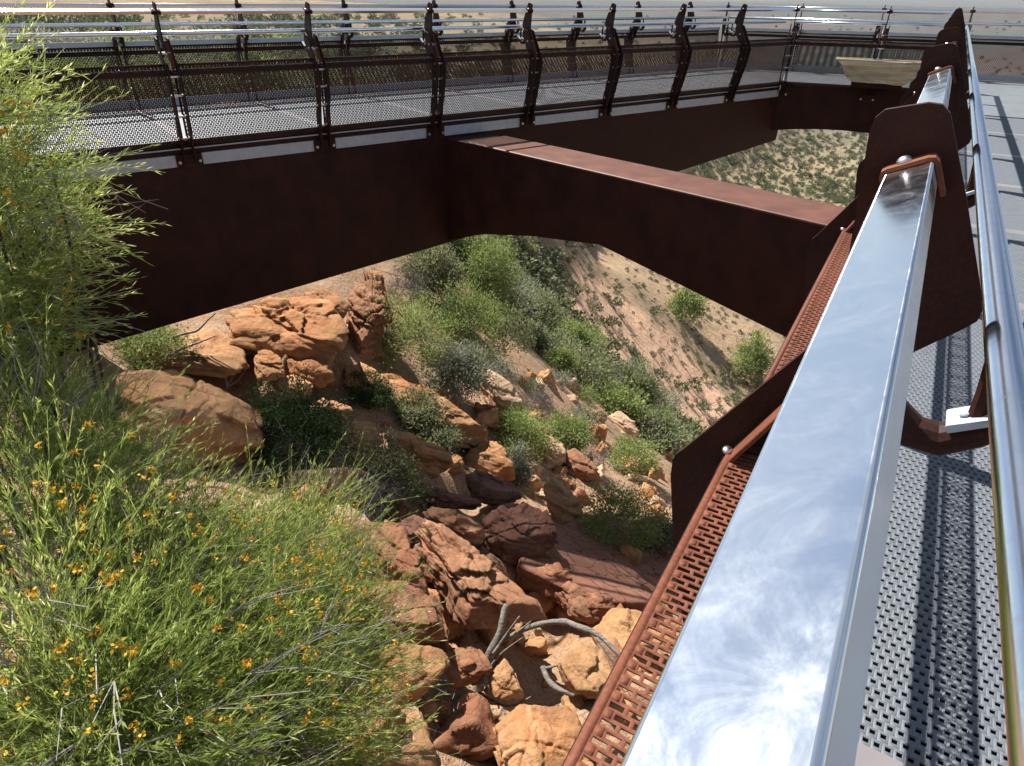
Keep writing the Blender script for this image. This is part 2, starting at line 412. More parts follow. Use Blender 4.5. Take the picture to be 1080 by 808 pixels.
def post(parent, y, full=True, twin=True):
    loc = Matrix.Translation((0, y, 0))
    p = add('post', PM['upper'], parent, None, loc)
    T = lambda u, y_, z: Matrix.Translation((u, y_, z))
    for yy in ((-.052, .052) if twin else (0.0005,)): add('post_leg', PM['lower'], p, None, T(0, yy, 0))
    add('clamp', PM['clamp'] if not twin else PM['clamp2'], p); add('bracket', PM['br'], p)
    for u, z in ((-.05, -.55), (-.17, -.75), (-.16, -.92), (-.10, -1.12), (-.04, -1.34), (.0, -1.52)):
        if twin: add('bolt', PM['sp'], p, None, T(u, 0, z))
    if full:
        add('base_plate', PM['base'], p)
        for yy in (-.1, .1): add('bolt', PM['bb'], p, None, T(0, yy, 0))
        for yy in (-.024, .024): add('bolt', PM['dome'], p, None, T(0, yy, 0))
        add('bracket_plate', PM['tp'], p); add('panel_tab', PM['tab'], p); add('bolt', PM['tb'], p)
    return p
# perforated infill, one bay of 1.5 m; local X along the rail, Y up the slope
BAY = 1.5
SH_LO, SH_HI = (-.141, -.692), (-.052, -.690)
PAN_SH = perforated('mesh_shelf', BAY - .03, .089, .0120, .0225, .0076, .0175, .003, .011)
LOW_LO, LOW_HI = (-.012, -1.42), (-.105, -.640)
sl2 = math.hypot(LOW_HI[0] - LOW_LO[0], LOW_HI[1] - LOW_LO[1])
PAN_LOW = perforated('mesh_panel', BAY - .03, sl2, .017, .040, .0098, .0300, .003, .018)
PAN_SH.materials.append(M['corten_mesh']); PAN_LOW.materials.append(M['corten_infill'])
PAN_SHD = PAN_SH.copy(); PAN_SHD.materials.clear(); PAN_SHD.materials.append(M['corten_infill'])  # same shelf in the darker steel, shade painted in
def panel(parent, name, me, y0, y1, lo, hi):
    t = np.array([0, 1, 0.]); s = np.array([hi[0] - lo[0], 0, hi[1] - lo[1]]); s = s / np.linalg.norm(s); n = np.cross(t, s)
    sc = (y1 - y0 - .03) / (BAY - .03)
    m = Matrix(((t[0] * sc, s[0], n[0], lo[0]), (t[1] * sc, s[1], n[1], y0 + .015), (t[2] * sc, s[2], n[2], lo[1]), (0, 0, 0, 1)))
    return add(name, me, parent, None, m)
def railing(label, fr, ys, y0, y1, group=None, full=True, kick=False, near=False):
    r = empty('railing', fr, label, 'railing', group)
    for y in ys: post(r, y, full, not near)
    bm = bmesh.new(); rr = .003; hx = RWD / 2; sec = []
    for sx, sy, a0 in ((1, 1, 0), (-1, 1, 90), (-1, -1, 180), (1, -1, 270)):
        for q in range(5):
            an = math.radians(a0 + 22.5 * q); sec.append(rl(sx * (hx - rr) + rr * math.cos(an), -RTH / 2 + sy * (RTH / 2 - rr) + rr * math.sin(an)))
    bm_prism(bm, sec, y0, y1); rm = bm_mesh('top_rail', bm); add('top_rail', rm, r, M['polished'])
    for p in rm.polygons: p.use_smooth = len(p.vertices) == 4 and p.area < .018 * (y1 - y0) * .5
    bm = bmesh.new(); bm_tube(bm, [(HU, y0, HZ), (HU, y1, HZ)], HR, 28); hm = bm_mesh('handrail', bm, True); add('handrail', hm, r, M['polished'])
    for p in hm.polygons: p.use_smooth = len(p.vertices) == 4
    add('knee_rail', box_me('knee_rail', (-.144, y0, -.745), (-.1415, y1, -.696), .0008), r, M['corten'])
    if kick: add('mesh_frame', box_me('mesh_frame', (-.108, y0, -.640), (-.098, y1, -.585), .002), r, M['galv'])
    if kick: add('kick_bar', box_me('kick_bar', (-.03, y0, -1.345), (-.02, y1, -1.25), .002), r, M['galv'])
    bays = sorted(set([y0] + [y for y in ys if y0 < y < y1] + [y1]))
    for a, b in zip(bays[:-1], bays[1:]):
        if b - a < .25: continue
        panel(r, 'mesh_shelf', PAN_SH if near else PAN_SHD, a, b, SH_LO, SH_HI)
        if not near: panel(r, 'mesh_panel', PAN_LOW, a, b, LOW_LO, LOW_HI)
    return r
railR = railing('near railing with wide polished top rail and rusty plate posts running away from the viewer', frame(PR(0), nR, dR), [1.5 * k for k in range(-2, 9)], -3.4, 1.5 * kRc, None, True, False, True)
railL = railing('railing on the void side of the left walkway, dark posts above the steel girder', frame(PL(0), -nL, -dL), [-1.5 * k for k in range(-4, 7)], -1.5 * 7, 6.4)
railLO = railing('outer railing behind the left walkway, seen through the nearer mesh', frame(PL(0, WD), nL, dL), [1.5 * k for k in range(-4, int(a_ / 1.5) + 1)], -6.4, a_, None, True, True)
lenE = tE
railE = railing('short inner railing at the far end, in front of the stone bench', frame(P7, fE, -eE), [-.02, -1.5, -tE + .02], -tE, 0)
lenO = float(np.dot(CRO - CLO, eE))
railEO = railing('outer railing at the far end of the platform, behind the stone bench', frame(CLO, -fE, eE), [0.02] + [1.5 * k for k in range(1, int(lenO / 1.5) + 1)], 0, lenO, None, True, True)
railRO = railing('outer railing on the right of the near walkway', frame(PR(0, WD), -nR, -dR), [-1.5 * k for k in range(-2, int(b_ / 1.5) + 1)], -b_, 3.4, None, True, True)

# decks: grating bays with a plain joint bar at every post
GR = perforated('grating', BAY - .10, WD, .0270, .0215, .0140, .0125, .010, .0, True, .0040)
GR.materials.append(M['grating'])
JB = box_me('joint_bar', (0, 0, -.014), (.10, WD, .002), .001); JB.materials.append(M['jointbar'])
CBR = box_me('cross_bearer', (.10, -.05, -1.60), (WD - .10, .05, ZD - .02)); CBR.materials.append(M['corten'])
def girder(name, pts, u0, u1):
    """pts (y, ztop, zbot) along Y, extruded in u"""
    bm = bmesh.new(); rows = []
    for y, zt, zb in pts: rows.append([bm.verts.new((u, y, z)) for u, z in ((u0, zt), (u1, zt), (u1, zb), (u0, zb))])
    for a, b in zip(rows[:-1], rows[1:]):
        for i in range(4): bm.faces.new((a[i], a[(i + 1) % 4], b[(i + 1) % 4], b[i]))
    bm.faces.new(rows[0]); bm.faces.new(rows[-1][::-1])
    return bm_mesh(name, bm)
def walkway(label, fr, ks, ymap, y0, y1, gpts, gu):
    """fr: X towards the deck, Y along; grating bays run between ks"""
    w = empty('walkway', fr, label, 'walkway')
    for k in ks:
        a = min(ymap(k), ymap(k + 1))
        # local X of the grating along +Y of the frame, local Y across the deck
        m = Matrix(((0, 1, 0, 0), (1, 0, 0, a + .05), (0, 0, -1, 0), (0, 0, 0, 1)))
        m = Matrix(((0, 1, 0, 0.0), (1, 0, 0, a + .05), (0, 0, 1, ZD), (0, 0, 0, 1)))
        add('grating', GR, w, None, m)
        m2 = Matrix(((0, 1, 0, 0.0), (1, 0, 0, a - .05), (0, 0, 1, ZD), (0, 0, 0, 1)))
        add('joint_bar', JB, w, None, m2)
    add('edge_beam', box_me('edge_beam', (.012, y0, -1.50), (.09, y1, ZD - .016), .003), w, M['corten'])
    add('edge_strip', box_me('edge_strip', (-.004, y0, -1.452), (.0115, y1, -1.440), .001), w, M['galv'])
    add('edge_beam', box_me('edge_beam', (WD - .09, y0, -1.60), (WD - .012, y1, ZD - .016), .003), w, M['corten'])
    bm = bmesh.new(); bm_prism(bm, [(0, -1.622), (0, -1.505), (.07, -1.505), (.07, -1.515), (.012, -1.515), (.012, -1.612), (.07, -1.612), (.07, -1.622)], y0, y1)
    add('channel', bm_mesh('channel', bm), w, M['galv'])
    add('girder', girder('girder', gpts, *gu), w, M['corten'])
    for k in ks: add('cross_bearer', CBR, w, None, Matrix.Translation((0, ymap(k), 0)))
    return w
gL = [(-1.5 * k, -1.630, z) for k, z in ((7.16, -2.28), (7.15, -2.43), (5.2, -2.69), (2.44, -3.03), (-.9, -3.37), (-5, -3.7))]
gL = [(y, zt, zb) for y, zt, zb in gL]
wL = walkway('left walkway with bright grating deck carried by a deep dark rust girder', frame(PL(0), -nL, -dL), range(-5, 7), lambda k: -1.5 * k, -10.5, 7.4, gL, (.018, 1.1))
gR = [(1.5 * k, -1.63, z) for k, z in ((-3, -3.5), (2.5, -3.0), (7, -2.5), (kRc, -2.3))]
wR = walkway('near walkway on the right with grey punched grating under the handrail', frame(PR(0), nR, dR), range(-3, 7), lambda k: 1.5 * k, -4.4, 1.5 * 7, gR, (.2, 1.2))
# platform at the far end
plat = empty('platform', (P7[0], P7[1], 0), 'smooth grey end platform joining the two walkways, stone bench on it', 'platform')
poly = [P7, PRC, PR(7.03, 0), PR(7.03, WD), CRO, CLO, PL(7, WD)]
def polyprism(name, pts, z0, z1, o):
    bm = bmesh.new(); a = [bm.verts.new((p[0] - o[0], p[1] - o[1], z0)) for p in pts]; b = [bm.verts.new((p[0] - o[0], p[1] - o[1], z1)) for p in pts]
    n = len(pts); bm.faces.new(a); bm.faces.new(b[::-1])
    for i in range(n): bm.faces.new((a[i], b[i], b[(i + 1) % n], a[(i + 1) % n]))
    return bm_mesh(name, bm)
add('deck_plate', polyprism('deck_plate', poly, ZD - .02, ZD + .003, P7), plat, M['deckplate'])
bm = bmesh.new(); nseg = 10
lo = []
for i in range(nseg + 1):
    t = i / nseg; p = P7 + eE * (tE * t) + fE * .02; lo.append((p, -2.13 - .10 * (2 * t - 1) ** 2))
rows = []
for p, zb in lo:
    q = p + fE * .35
    rows.append([bm.verts.new(c) for c in ((p[0] - P7[0], p[1] - P7[1], ZD - .025), (q[0] - P7[0], q[1] - P7[1], ZD - .025), (q[0] - P7[0], q[1] - P7[1], zb), (p[0] - P7[0], p[1] - P7[1], zb))])
for a, b in zip(rows[:-1], rows[1:]):
    for i in range(4): bm.faces.new((a[i], a[(i + 1) % 4], b[(i + 1) % 4], b[i]))
bm.faces.new(rows[0]); bm.faces.new(rows[-1][::-1])
add('end_beam', bm_mesh('end_beam', bm), plat, M['corten'])
# cross beam between the two girders
zt = -1.65
A0 = onz(496, 151.6, zt); A1 = onz(868, 238, zt); B0 = onz(506, 139, zt); B1 = onz(885, 215, zt)
ax = (A1 - A0); ax /= np.linalg.norm(ax)
s0, _ = isect(A0, ax, PL(0, .018), dL); s1, _ = isect(A0, ax, PR(0, .2), dR)
perp = np.array([-ax[1], ax[0], 0.0]); wT = .64
def tiebot(px, py):
    d = ray(px, py); nn = perp; t = (A0 @ nn) / (d @ nn); P = d * t; return (P - A0) @ ax, P[2]
bots = [(s0, -3.03)] + [tiebot(*p) for p in ((510, 247), (560, 249), (632, 258), (832, 357))]
bots = sorted(bots); bots.append((s1, bots[-1][1] - .25))
tie = empty('cross_beam', (A0[0], A0[1], 0), 'steel cross beam bracing the two walkways, sunlit brown top with thin shadow stripes', 'beam')
bm = bmesh.new(); rows = []
for s, zb in bots:
    p = A0 + ax * s - A0; q = p + perp * wT
    if s == s1: q = q - ax * .0
    rows.append([bm.verts.new(c) for c in ((p[0], p[1], zt - .004), (q[0], q[1], zt - .004), (q[0], q[1], zb), (p[0], p[1], zb))])
for a, b in zip(rows[:-1], rows[1:]):
    for i in range(4): bm.faces.new((a[i], a[(i + 1) % 4], b[(i + 1) % 4], b[i]))
bm.faces.new(rows[0]); bm.faces.new(rows[-1][::-1])
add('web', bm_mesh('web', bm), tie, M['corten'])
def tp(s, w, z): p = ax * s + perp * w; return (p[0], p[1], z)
bm = bmesh.new(); a = [bm.verts.new(tp(s, w, z)) for s in (-.03, s1 + .3) for w, z in ((-.012, zt - .0035), (-.012, zt + .012), (.0, zt + .02), (wT - .01, zt + .02), (wT, zt - .0035))]  # flange stops short; bare dark web steel stands in for the deck's shade
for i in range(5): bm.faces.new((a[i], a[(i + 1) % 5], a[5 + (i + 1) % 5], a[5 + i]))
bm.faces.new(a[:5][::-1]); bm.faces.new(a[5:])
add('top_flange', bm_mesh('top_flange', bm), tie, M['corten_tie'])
# stone bench
bp = onz(922, 94, ZD)
bn = empty('stone_bench', frame(bp + fE * .3 + np.array([0, 0, 0]), eE, fE), 'cream stone slab bench on a dark plinth behind the far railing', 'bench')
bm = bmesh.new()
prof = [(-.72, -.92), (-.60, -1.02), (-.52, -1.16), (-.40, -1.27), (.42, -1.29), (.54, -1.22), (.70, -1.08), (.86, -.97), (.86, -.93)]
bm_prism(bm, prof, -.24, .24)
bmesh.ops.recalc_face_normals(bm, faces=bm.faces); bmesh.ops.triangulate(bm, faces=bm.faces); bmesh.ops.subdivide_edges(bm, edges=bm.edges, cuts=5, use_grid_fill=True)
P = np.array([v.co for v in bm.verts]); dn = fbm(P * 7, 4, 3) * .022
for v, d in zip(bm.verts, dn):
    if v.co.z < -.94: v.co += Vector((0, math.copysign(1, v.co.y) * d * 1.4, d * .5))
add('slab', bm_mesh('slab', bm), bn, M['bench_stone'])
add('plinth', box_me('plinth', (-.38, -.17, ZD), (.42, .17, -1.262), .01), bn, M['corten'])
# ------------------------------------------------------------------ terrain
def near_plane(x, y): return np.clip(-5.45 - np.where(x < 0, .5, .42) * x - .4 * (y - 5.5), -12, -1.2)
CTRL = [(470, 480, 10.5), (540, 505, 11.4), (600, 530, 11.7), (690, 545, 12.6), (500, 540, 9.4), (560, 560, 9.8), (650, 548, 11.0), (700, 562, 11.4), (430, 400, 12.2), (530, 430, 12.8), (600, 470, 14.5), (690, 500, 18), (250, 400, 9.9), (190, 350, 11.2), (300, 345, 11.6), (380, 360, 11.8), (430, 430, 11.2), (230, 430, 9.3), (330, 450, 8.8), (390, 470, 9.6),
        (340, 300, 13.5), (405, 300, 15), (450, 350, 14.5), (540, 380, 17), (640, 440, 22), (700, 470, 27), (440, 275, 18), (520, 330, 23), (600, 380, 32), (680, 430, 44), (725, 455, 58),
        (510, 255, 32), (545, 262, 62), (590, 320, 62), (640, 360, 72), (720, 430, 84), (760, 460, 92), (600, 262, 125), (660, 290, 112), (700, 330, 112), (760, 380, 118), (820, 370, 130), (720, 250, 170), (840, 330, 150), (860, 300, 175),
        (730, 185, 270), (800, 170, 330), (860, 150, 400), (850, 205, 270), (910, 140, 440), (960, 170, 350), (1000, 200, 280), (900, 215, 250),
        (100, 118, 19), (60, 90, 26), (200, 105, 21), (250, 80, 34), (100, 60, 42), (300, 90, 30), (30, 40, 70), (150, 30, 110), (300, 45, 80), (400, 70, 60), (420, 95, 40), (480, 90, 60), (480, 60, 120), (560, 80, 120), (560, 45, 260), (650, 70, 250), (650, 40, 420), (750, 75, 380), (760, 40, 560), (850, 40, 620), (940, 60, 600), (1060, 70, 560), (1060, 40, 700), (1075, 95, 460), (1075, 60, 600)]
_c = []
for px, py, d in CTRL:
    P = at(px, py, d); _c.append((math.atan2(P[0], P[1]), math.log(math.hypot(P[0], P[1])), P[2] / math.hypot(P[0], P[1])))
for azd in range(-60, 75, 12):
    for dh in (4.0, 5.5, 7.0):
        a = math.radians(azd); x, y = dh * math.sin(a), dh * math.cos(a)
        _c.append((a, math.log(dh), float(near_plane(x, y)) / dh))
for azd, dh, z in ((-75, 8, -1.6), (-60, 12, -1.8), (-60, 25, -2.2), (-60, 60, -3), (-75, 100, -4), (60, 14, -14), (60, 40, -38), (60, 120, -70), (60, 400, -75), (75, 10, -10), (75, 60, -40), (75, 300, -60)):
    a = math.radians(azd); _c.append((a, math.log(dh), z / dh))
for azd in range(-75, 90, 15):
    for dh, z in ((900, -16), (1500, -14), (5000, -16)): _c.append((math.radians(azd), math.log(dh), z / dh))
_c = np.array(_c)
_C = np.stack([_c[:, 0] * 2.2, _c[:, 1]], -1)
def _tps(r): return np.where(r > 1e-9, r * r * np.log(r + 1e-12), 0)
_K = _tps(np.linalg.norm(_C[:, None] - _C[None], axis=-1)) + np.eye(len(_C)) * .01
_n = len(_C); _A = np.zeros((_n + 3, _n + 3)); _A[:_n, :_n] = _K; _A[:_n, _n] = 1; _A[:_n, _n + 1:] = _C; _A[_n:, :_n] = _A[:_n, _n:].T
_w = np.linalg.solve(_A, np.concatenate([_c[:, 2], [0, 0, 0]]))
def _tz(x, y):
    dh = np.maximum(np.hypot(x, y), .5); az = np.arctan2(x, y)
    q = np.stack([np.clip(az, -1.4, 1.4) * 2.2, np.log(dh)], -1)
    out = np.zeros(len(q))
    for i in range(0, len(q), 20000):
        s = q[i:i + 20000]
        out[i:i + 20000] = _tps(np.linalg.norm(s[:, None] - _C[None], axis=-1)) @ _w[:_n] + _w[_n] + s @ _w[_n + 1:]
    return out * dh
def smooth(a, b, t):
    t = np.clip((t - a) / (b - a), 0, 1); return t * t * (3 - 2 * t)
def height(x, y, detail=True):
    x = np.atleast_1d(np.asarray(x, float)); y = np.atleast_1d(np.asarray(y, float))
    dh = np.hypot(x, y); fwd = np.cos(np.arctan2(x, y))
    zt = _tz(x, y); zp = near_plane(x, y)
    z = zp + (zt - zp) * smooth(4.5, 8, dh)
    back = smooth(.35, -.1, fwd)            # behind and beside the viewer: gently rising ground
    zb = np.clip(-3.2 - .25 * x, -9, -1.5)
    z = z * (1 - back) + zb * back
    if detail:
        P = np.stack([x, y, 0 * x], -1)
        z = z + fbm(P * .9, 4, 41) * .13 * smooth(1.5, 5, dh) * (1 - smooth(30, 90, dh)) + fbm(P * .12, 4, 42) * .55 * smooth(14, 40, dh) * (1 - smooth(120, 300, dh) * .2) + fbm(P * .02, 4, 43) * 2.2 * smooth(60, 200, dh)
    return z
# polar sheet, fine near the viewer
na, nd_ = 620, 420
azs = np.concatenate([np.linspace(-math.pi, -1.25, 60, endpoint=False), np.linspace(-1.25, 1.15, na), np.linspace(1.15, math.pi, 60)[1:]])
dhs = np.concatenate([np.exp(np.linspace(math.log(.6), math.log(9000), nd_))])
AZ, DH = np.meshgrid(azs, dhs, indexing='ij')
X, Y = (DH * np.sin(AZ)).ravel(), (DH * np.cos(AZ)).ravel()
Z = height(X, Y)
TV = np.stack([X, Y, Z], -1)
_ZG = Z.reshape(len(azs), nd_); _l0, _l1 = math.log(.6), math.log(9000)
def fast_height(x, y):
    a = np.interp(np.arctan2(x, y), azs, np.arange(len(azs))); r = np.clip((np.log(np.maximum(np.hypot(x, y), .61)) - _l0) / (_l1 - _l0) * (nd_ - 1), 0, nd_ - 1.001)
    i = np.minimum(a.astype(int), len(azs) - 2); j = r.astype(int); u = a - i; v = r - j
    return _ZG[i, j] * (1 - u) * (1 - v) + _ZG[i + 1, j] * u * (1 - v) + _ZG[i, j + 1] * (1 - u) * v + _ZG[i + 1, j + 1] * u * v
def hit(px, py, dmin=3.0, dmax=3000):
    d = ray(px, py); t = np.exp(np.linspace(math.log(dmin), math.log(dmax), 900))
    P = d[None] * t[:, None]; below = P[:, 2] < fast_height(P[:, 0], P[:, 1])
    i = int(np.argmax(below)) if below.any() else len(t) - 1
    return float(t[i])
ia, idx = np.meshgrid(np.arange(len(azs) - 1), np.arange(nd_ - 1), indexing='ij')
q0 = (ia * nd_ + idx).ravel(); TF = np.stack([q0, q0 + 1, q0 + nd_ + 1, q0 + nd_], -1)
gm = mesh_np('ground', TV, TF, True)
ground = add('ground', gm); tag(ground, kind='structure')
# soil zones that belong to the place: pale scree gully, red earth, dry grass, rock rubble
def zone(name, polys, soft):
    uv = np.full((len(TV), 2), -9999.0); fr_ = (TV @ CF) > .5; uv[fr_] = to_px(TV[fr_])
    val = np.zeros(len(TV))
    nz = fbm(np.stack([TV[:, 0] * .11, TV[:, 1] * .11, 0 * X], -1), 4, 77)
    for pts in polys:
        P = np.array(pts, float); A = P; B = np.roll(P, -1, 0)
        inside = np.zeros(len(uv), bool); dist = np.full(len(uv), 1e9)
        for a, b in zip(A, B):
            c = ((a[1] > uv[:, 1]) != (b[1] > uv[:, 1])) & (uv[:, 0] < (b[0] - a[0]) * (uv[:, 1] - a[1]) / (b[1] - a[1] + 1e-9) + a[0])
            inside ^= c
            ab = b - a; t = np.clip(((uv - a) @ ab) / (ab @ ab), 0, 1); dist = np.minimum(dist, np.linalg.norm(uv - a - t[:, None] * ab, axis=1))
        s = np.where(inside, dist, -dist); val = np.maximum(val, np.clip(.5 + (s / soft) + nz * .7, 0, 1))
    a = gm.attributes.new(name, 'FLOAT', 'POINT'); a.data.foreach_set('value', val.astype(np.float32))
zone('scree', [[(585, 300), (640, 290), (700, 350), (760, 420), (790, 470), (720, 480), (690, 440), (640, 380), (600, 330)]], 14)
zone('redearth', [[(500, 245), (545, 245), (580, 290), (640, 350), (700, 430), (740, 470), (700, 480), (640, 420), (560, 330), (520, 280)]], 12)
zone('drygrass', [[(575, 245), (640, 255), (830, 360), (830, 420), (780, 420), (700, 330), (620, 290)]], 25)
m, nt = mat_new('hillside ground'); N = NB(nt); p = N.pos()
def attr(nm): return N.n('ShaderNodeAttribute', attribute_name=nm).outputs['Fac']
cd = N.n('ShaderNodeVectorMath', operation='LENGTH'); N.l(p, cd.inputs[0]); dist = cd.outputs['Value']
nA = N.noise(p, .5, 6, .65); nB = N.noise(p, 3.5, 6, .7); nC = N.noise(p, 28, 5, .7); nF = N.noise(p, .05, 6, .65); nG = N.noise(p, .35, 5, .75)
near = N.mix(N.ramp(nA, [(.38, 0), (.62, 1)]), (.36, .19, .095), (.30, .20, .13))
near = N.mix(N.math('MULTIPLY', N.ramp(nB, [(.42, 0), (.62, 1)]), .65), near, (.42, .30, .20))
near = N.mix(N.math('MULTIPLY', N.ramp(nC, [(.35, 1), (.52, 0)]), .55), near, (.10, .06, .04))
far = N.mix(N.ramp(nG, [(.40, 0), (.62, 1)]), (.33, .235, .155), (.25, .20, .12))
far = N.mix(N.math('MULTIPLY', N.ramp(nF, [(.42, 0), (.6, 1)]), .75), far, (.185, .165, .095))
spk = N.noise(p, 1.1, 3, .8)
far = N.mix(N.math('MULTIPLY', N.ramp(spk, [(.53, 0), (.63, 1)]), .55), far, (.13, .11, .065))
far = N.mix(N.math('MULTIPLY', attr('drygrass'), .55), far, N.mix(N.ramp(spk, [(.42, 0), (.6, 1)]), (.55, .365, .235), (.36, .25, .145)))
far = N.mix(N.math('MULTIPLY', attr('redearth'), .8), far, N.mix(N.ramp(nG, [(.4, 0), (.6, 1)]), (.48, .23, .125), (.40, .27, .20)))
rubble = N.noise(p, 2.2, 7, .8)
gul = N.noise(p, .8, 10, .8, .2)
far = N.mix(N.math('MULTIPLY', attr('scree'), .9), far, N.ramp(gul, [(.34, (.46, .24, .14)), (.45, (.74, .44, .28)), (.6, (.84, .58, .41))]))
pl = N.noise(p, .008, 5, .6)
plain = N.mix(N.ramp(pl, [(.4, 0), (.6, 1)]), (.105, .085, .08), (.075, .098, .092))  # grey-blue far plain; distance haze partly put into the ground colour
far = N.mix(N.ramp(N.math('DIVIDE', dist, 1000.0), [(.36, 0), (.55, 1)]), far, plain)
far = N.mix(N.math('MULTIPLY', N.ramp(rubble, [(.40, 1), (.52, 0)]), .35), far, (.17, .11, .075))
c = N.mix(N.ramp(N.math('DIVIDE', dist, 100.0), [(.12, 0), (.4, 1)]), near, far)
h = N.math('ADD', N.math('MULTIPLY', nB, 1.0), N.math('MULTIPLY', nC, .25))
h2 = N.math('MULTIPLY', N.math('ADD', N.math('MULTIPLY', gul, 1.2), N.math('MULTIPLY', spk, .9)), N.ramp(N.math('DIVIDE', dist, 100.0), [(.2, 0), (.5, 1)]))
b1 = N.bump(h, .8, .12); b2 = N.bump(h2, .8, .6, b1)
N.out(c, .95, 0, b2, .1)
gm.materials.append(m)

# ------------------------------------------------------------------ rocks
def ico(n):
    bm = bmesh.new(); bmesh.ops.create_icosphere(bm, subdivisions=n, radius=1)
    V = np.array([v.co[:] for v in bm.verts]); F = np.array([[v.index for v in f.verts] for f in bm.faces]); bm.free(); return V, F
ICO = {n: ico(n) for n in (3, 4, 5, 6)}
def hull_planes(P):
    bm = bmesh.new(); vs = [bm.verts.new(p) for p in P]
    bmesh.ops.convex_hull(bm, input=vs); bm.normal_update()
    out = []
    for f in bm.faces: out.append((*f.normal, f.normal.dot(f.verts[0].co)))
    bm.free(); A = np.array(out); c = P.mean(0)
    s = np.sign(A[:, 3] - A[:, :3] @ c); A *= s[:, None]
    return A
def rock_mesh(name, P, res=5, rough=.05, seed=0, sharp=55, strata=.5, tilt=(.35, .22), chips=3, ncr=6, cut=(.84, .97), block=True, frac=.42):
    """angular rock: convex block through the points P, weathered with noise, ledges and cracks"""
    c = P.mean(0); Q = P - c; A = hull_planes(Q); size = np.linalg.norm(Q, axis=1).max()
    D, F = ICO[res]
    rg = np.random.default_rng(seed + 7000)
    # joints: extra flat faces knocked off the block
    if block:
        bn = np.array([tilt[0], tilt[1], 1.0]); bn /= np.linalg.norm(bn)
        for base, lo_c, hi_c in ((bn, .66, .86), ((.45, -.88, .12), .70, .9), ((-.88, -.45, .15), .70, .92), ((.9, .35, .2), .72, .92)):
            nv = np.array(base) + rg.normal(size=3) * .10; nv /= np.linalg.norm(nv); A = np.vstack([A, [*nv, (Q @ nv).max() * rg.uniform(lo_c, hi_c)]])
    for _ in range(chips):
        nv = rg.normal(size=3)
        if rg.uniform() < .45: nv = np.array([tilt[0], tilt[1], 1.0]) * (1 if rg.uniform() < .7 else -1) + nv * .15
        nv /= np.linalg.norm(nv); A = np.vstack([A, [*nv, (Q @ nv).max() * rg.uniform(*cut)]])
    # flatten the sampling to the block's own axes
    w, E = np.linalg.eigh(np.cov(Q.T)); sc = np.sqrt(np.maximum(w, 1e-6)); sc = np.maximum(sc / sc.max(), .28)
    D = (D * sc) @ E.T; D /= np.linalg.norm(D, axis=1)[:, None]
    dn = D @ A[:, :3].T; t = np.where(dn > 1e-4, A[:, 3] / np.maximum(dn, 1e-4), 1e3) / size
    k = sharp; mn = t.min(1); r = mn - np.log(np.exp(-k * (t - mn[:, None])).sum(1)) / k
    V = D * (np.maximum(r, .05) * size)[:, None]
    W_ = V + c
    f = 1 / max(size, .2)
    n1 = fbm(W_ * f * 1.6, 4, seed); n3 = fbm(W_ * f * 9, 4, seed + 3); n4 = fbm(W_ * f * 4 + 9, 3, seed + 5)
    bv = np.array([tilt[0], tilt[1], 1.0]); bv /= np.linalg.norm(bv)
    bed = W_ @ bv + n1 * .05 * size
    st = vnoise(np.stack([bed * 10 * min(1.5, f), 0 * bed, 0 * bed + seed], -1), 5)
    crack = 0
    for j in range(ncr):
        nv = bv + rg.normal(size=3) * .12 if rg.uniform() < .6 else np.cross(bv, rg.normal(size=3)) + bv * rg.normal() * .2
        nv /= np.linalg.norm(nv); off = rg.uniform(-.6, .6) * np.abs(Q @ nv).max()
        dd = np.abs((V @ nv) - off + n4 * .05 * size)
        crack = crack + rg.uniform(.4, 1.0) * np.exp(-(dd / (.016 * size)) ** 2)
    # fracture faces: each patch of the surface sits on its own slightly tilted plane
    ns = 34; sd_ = V[rg.choice(len(V), ns, replace=False)]; st_ = np.eye(3) + 1.2 * np.outer(bv, bv)
    Vw = V + np.stack([n4, n3, n1], -1) * .03 * size
    d2 = (((Vw[:, None] - sd_[None]) @ st_) ** 2).sum(-1); ix = d2.argmin(1)
    gr_ = rg.normal(size=(ns, 3)) * .22; of_ = rg.uniform(-1, .35, ns) * size * rough * 1.5
    V = V + D * (of_[ix] + ((V - sd_[ix]) * gr_[ix]).sum(-1) * frac)[:, None]
    V = V + D * (size * rough * (n1 * .22 + n4 * .14 + n3 * .16 + np.abs(fbm(W_ * f * 19, 3, seed + 8)) * .22 + strata * (np.floor(st * 3) / 3) * .8 - 1.1 * np.minimum(crack, 1.3)))[:, None]
    return mesh_np(name, V, F, True), c
def spec(outline, ridges, D, thick=.6, lean=.25):
    P = [at(x, y, D) for x, y in outline]
    size = max(np.linalg.norm(a - b) for a in P for b in P)
    ys = [o[1] for o in outline]; y0, y1 = min(ys), max(ys)
    dl = lambda y: lean * size * ((y0 + y1) / 2 - y) / (y1 - y0)        # the lower edge comes towards the viewer
    P = [at(x, y, D + dl(y)) for x, y in outline]
    cx = np.mean([o[0] for o in outline]); cy = np.mean([o[1] for o in outline])
    for x, y, dd in ridges: P.append(at(x, y, D + dl(y) - dd * size))
    for x, y in outline[::1]:
        X2, Y2 = cx + (x - cx) * .72, cy + (y - cy) * .72
        P.append(at(X2, Y2, D + thick * size))
    return np.array(P)
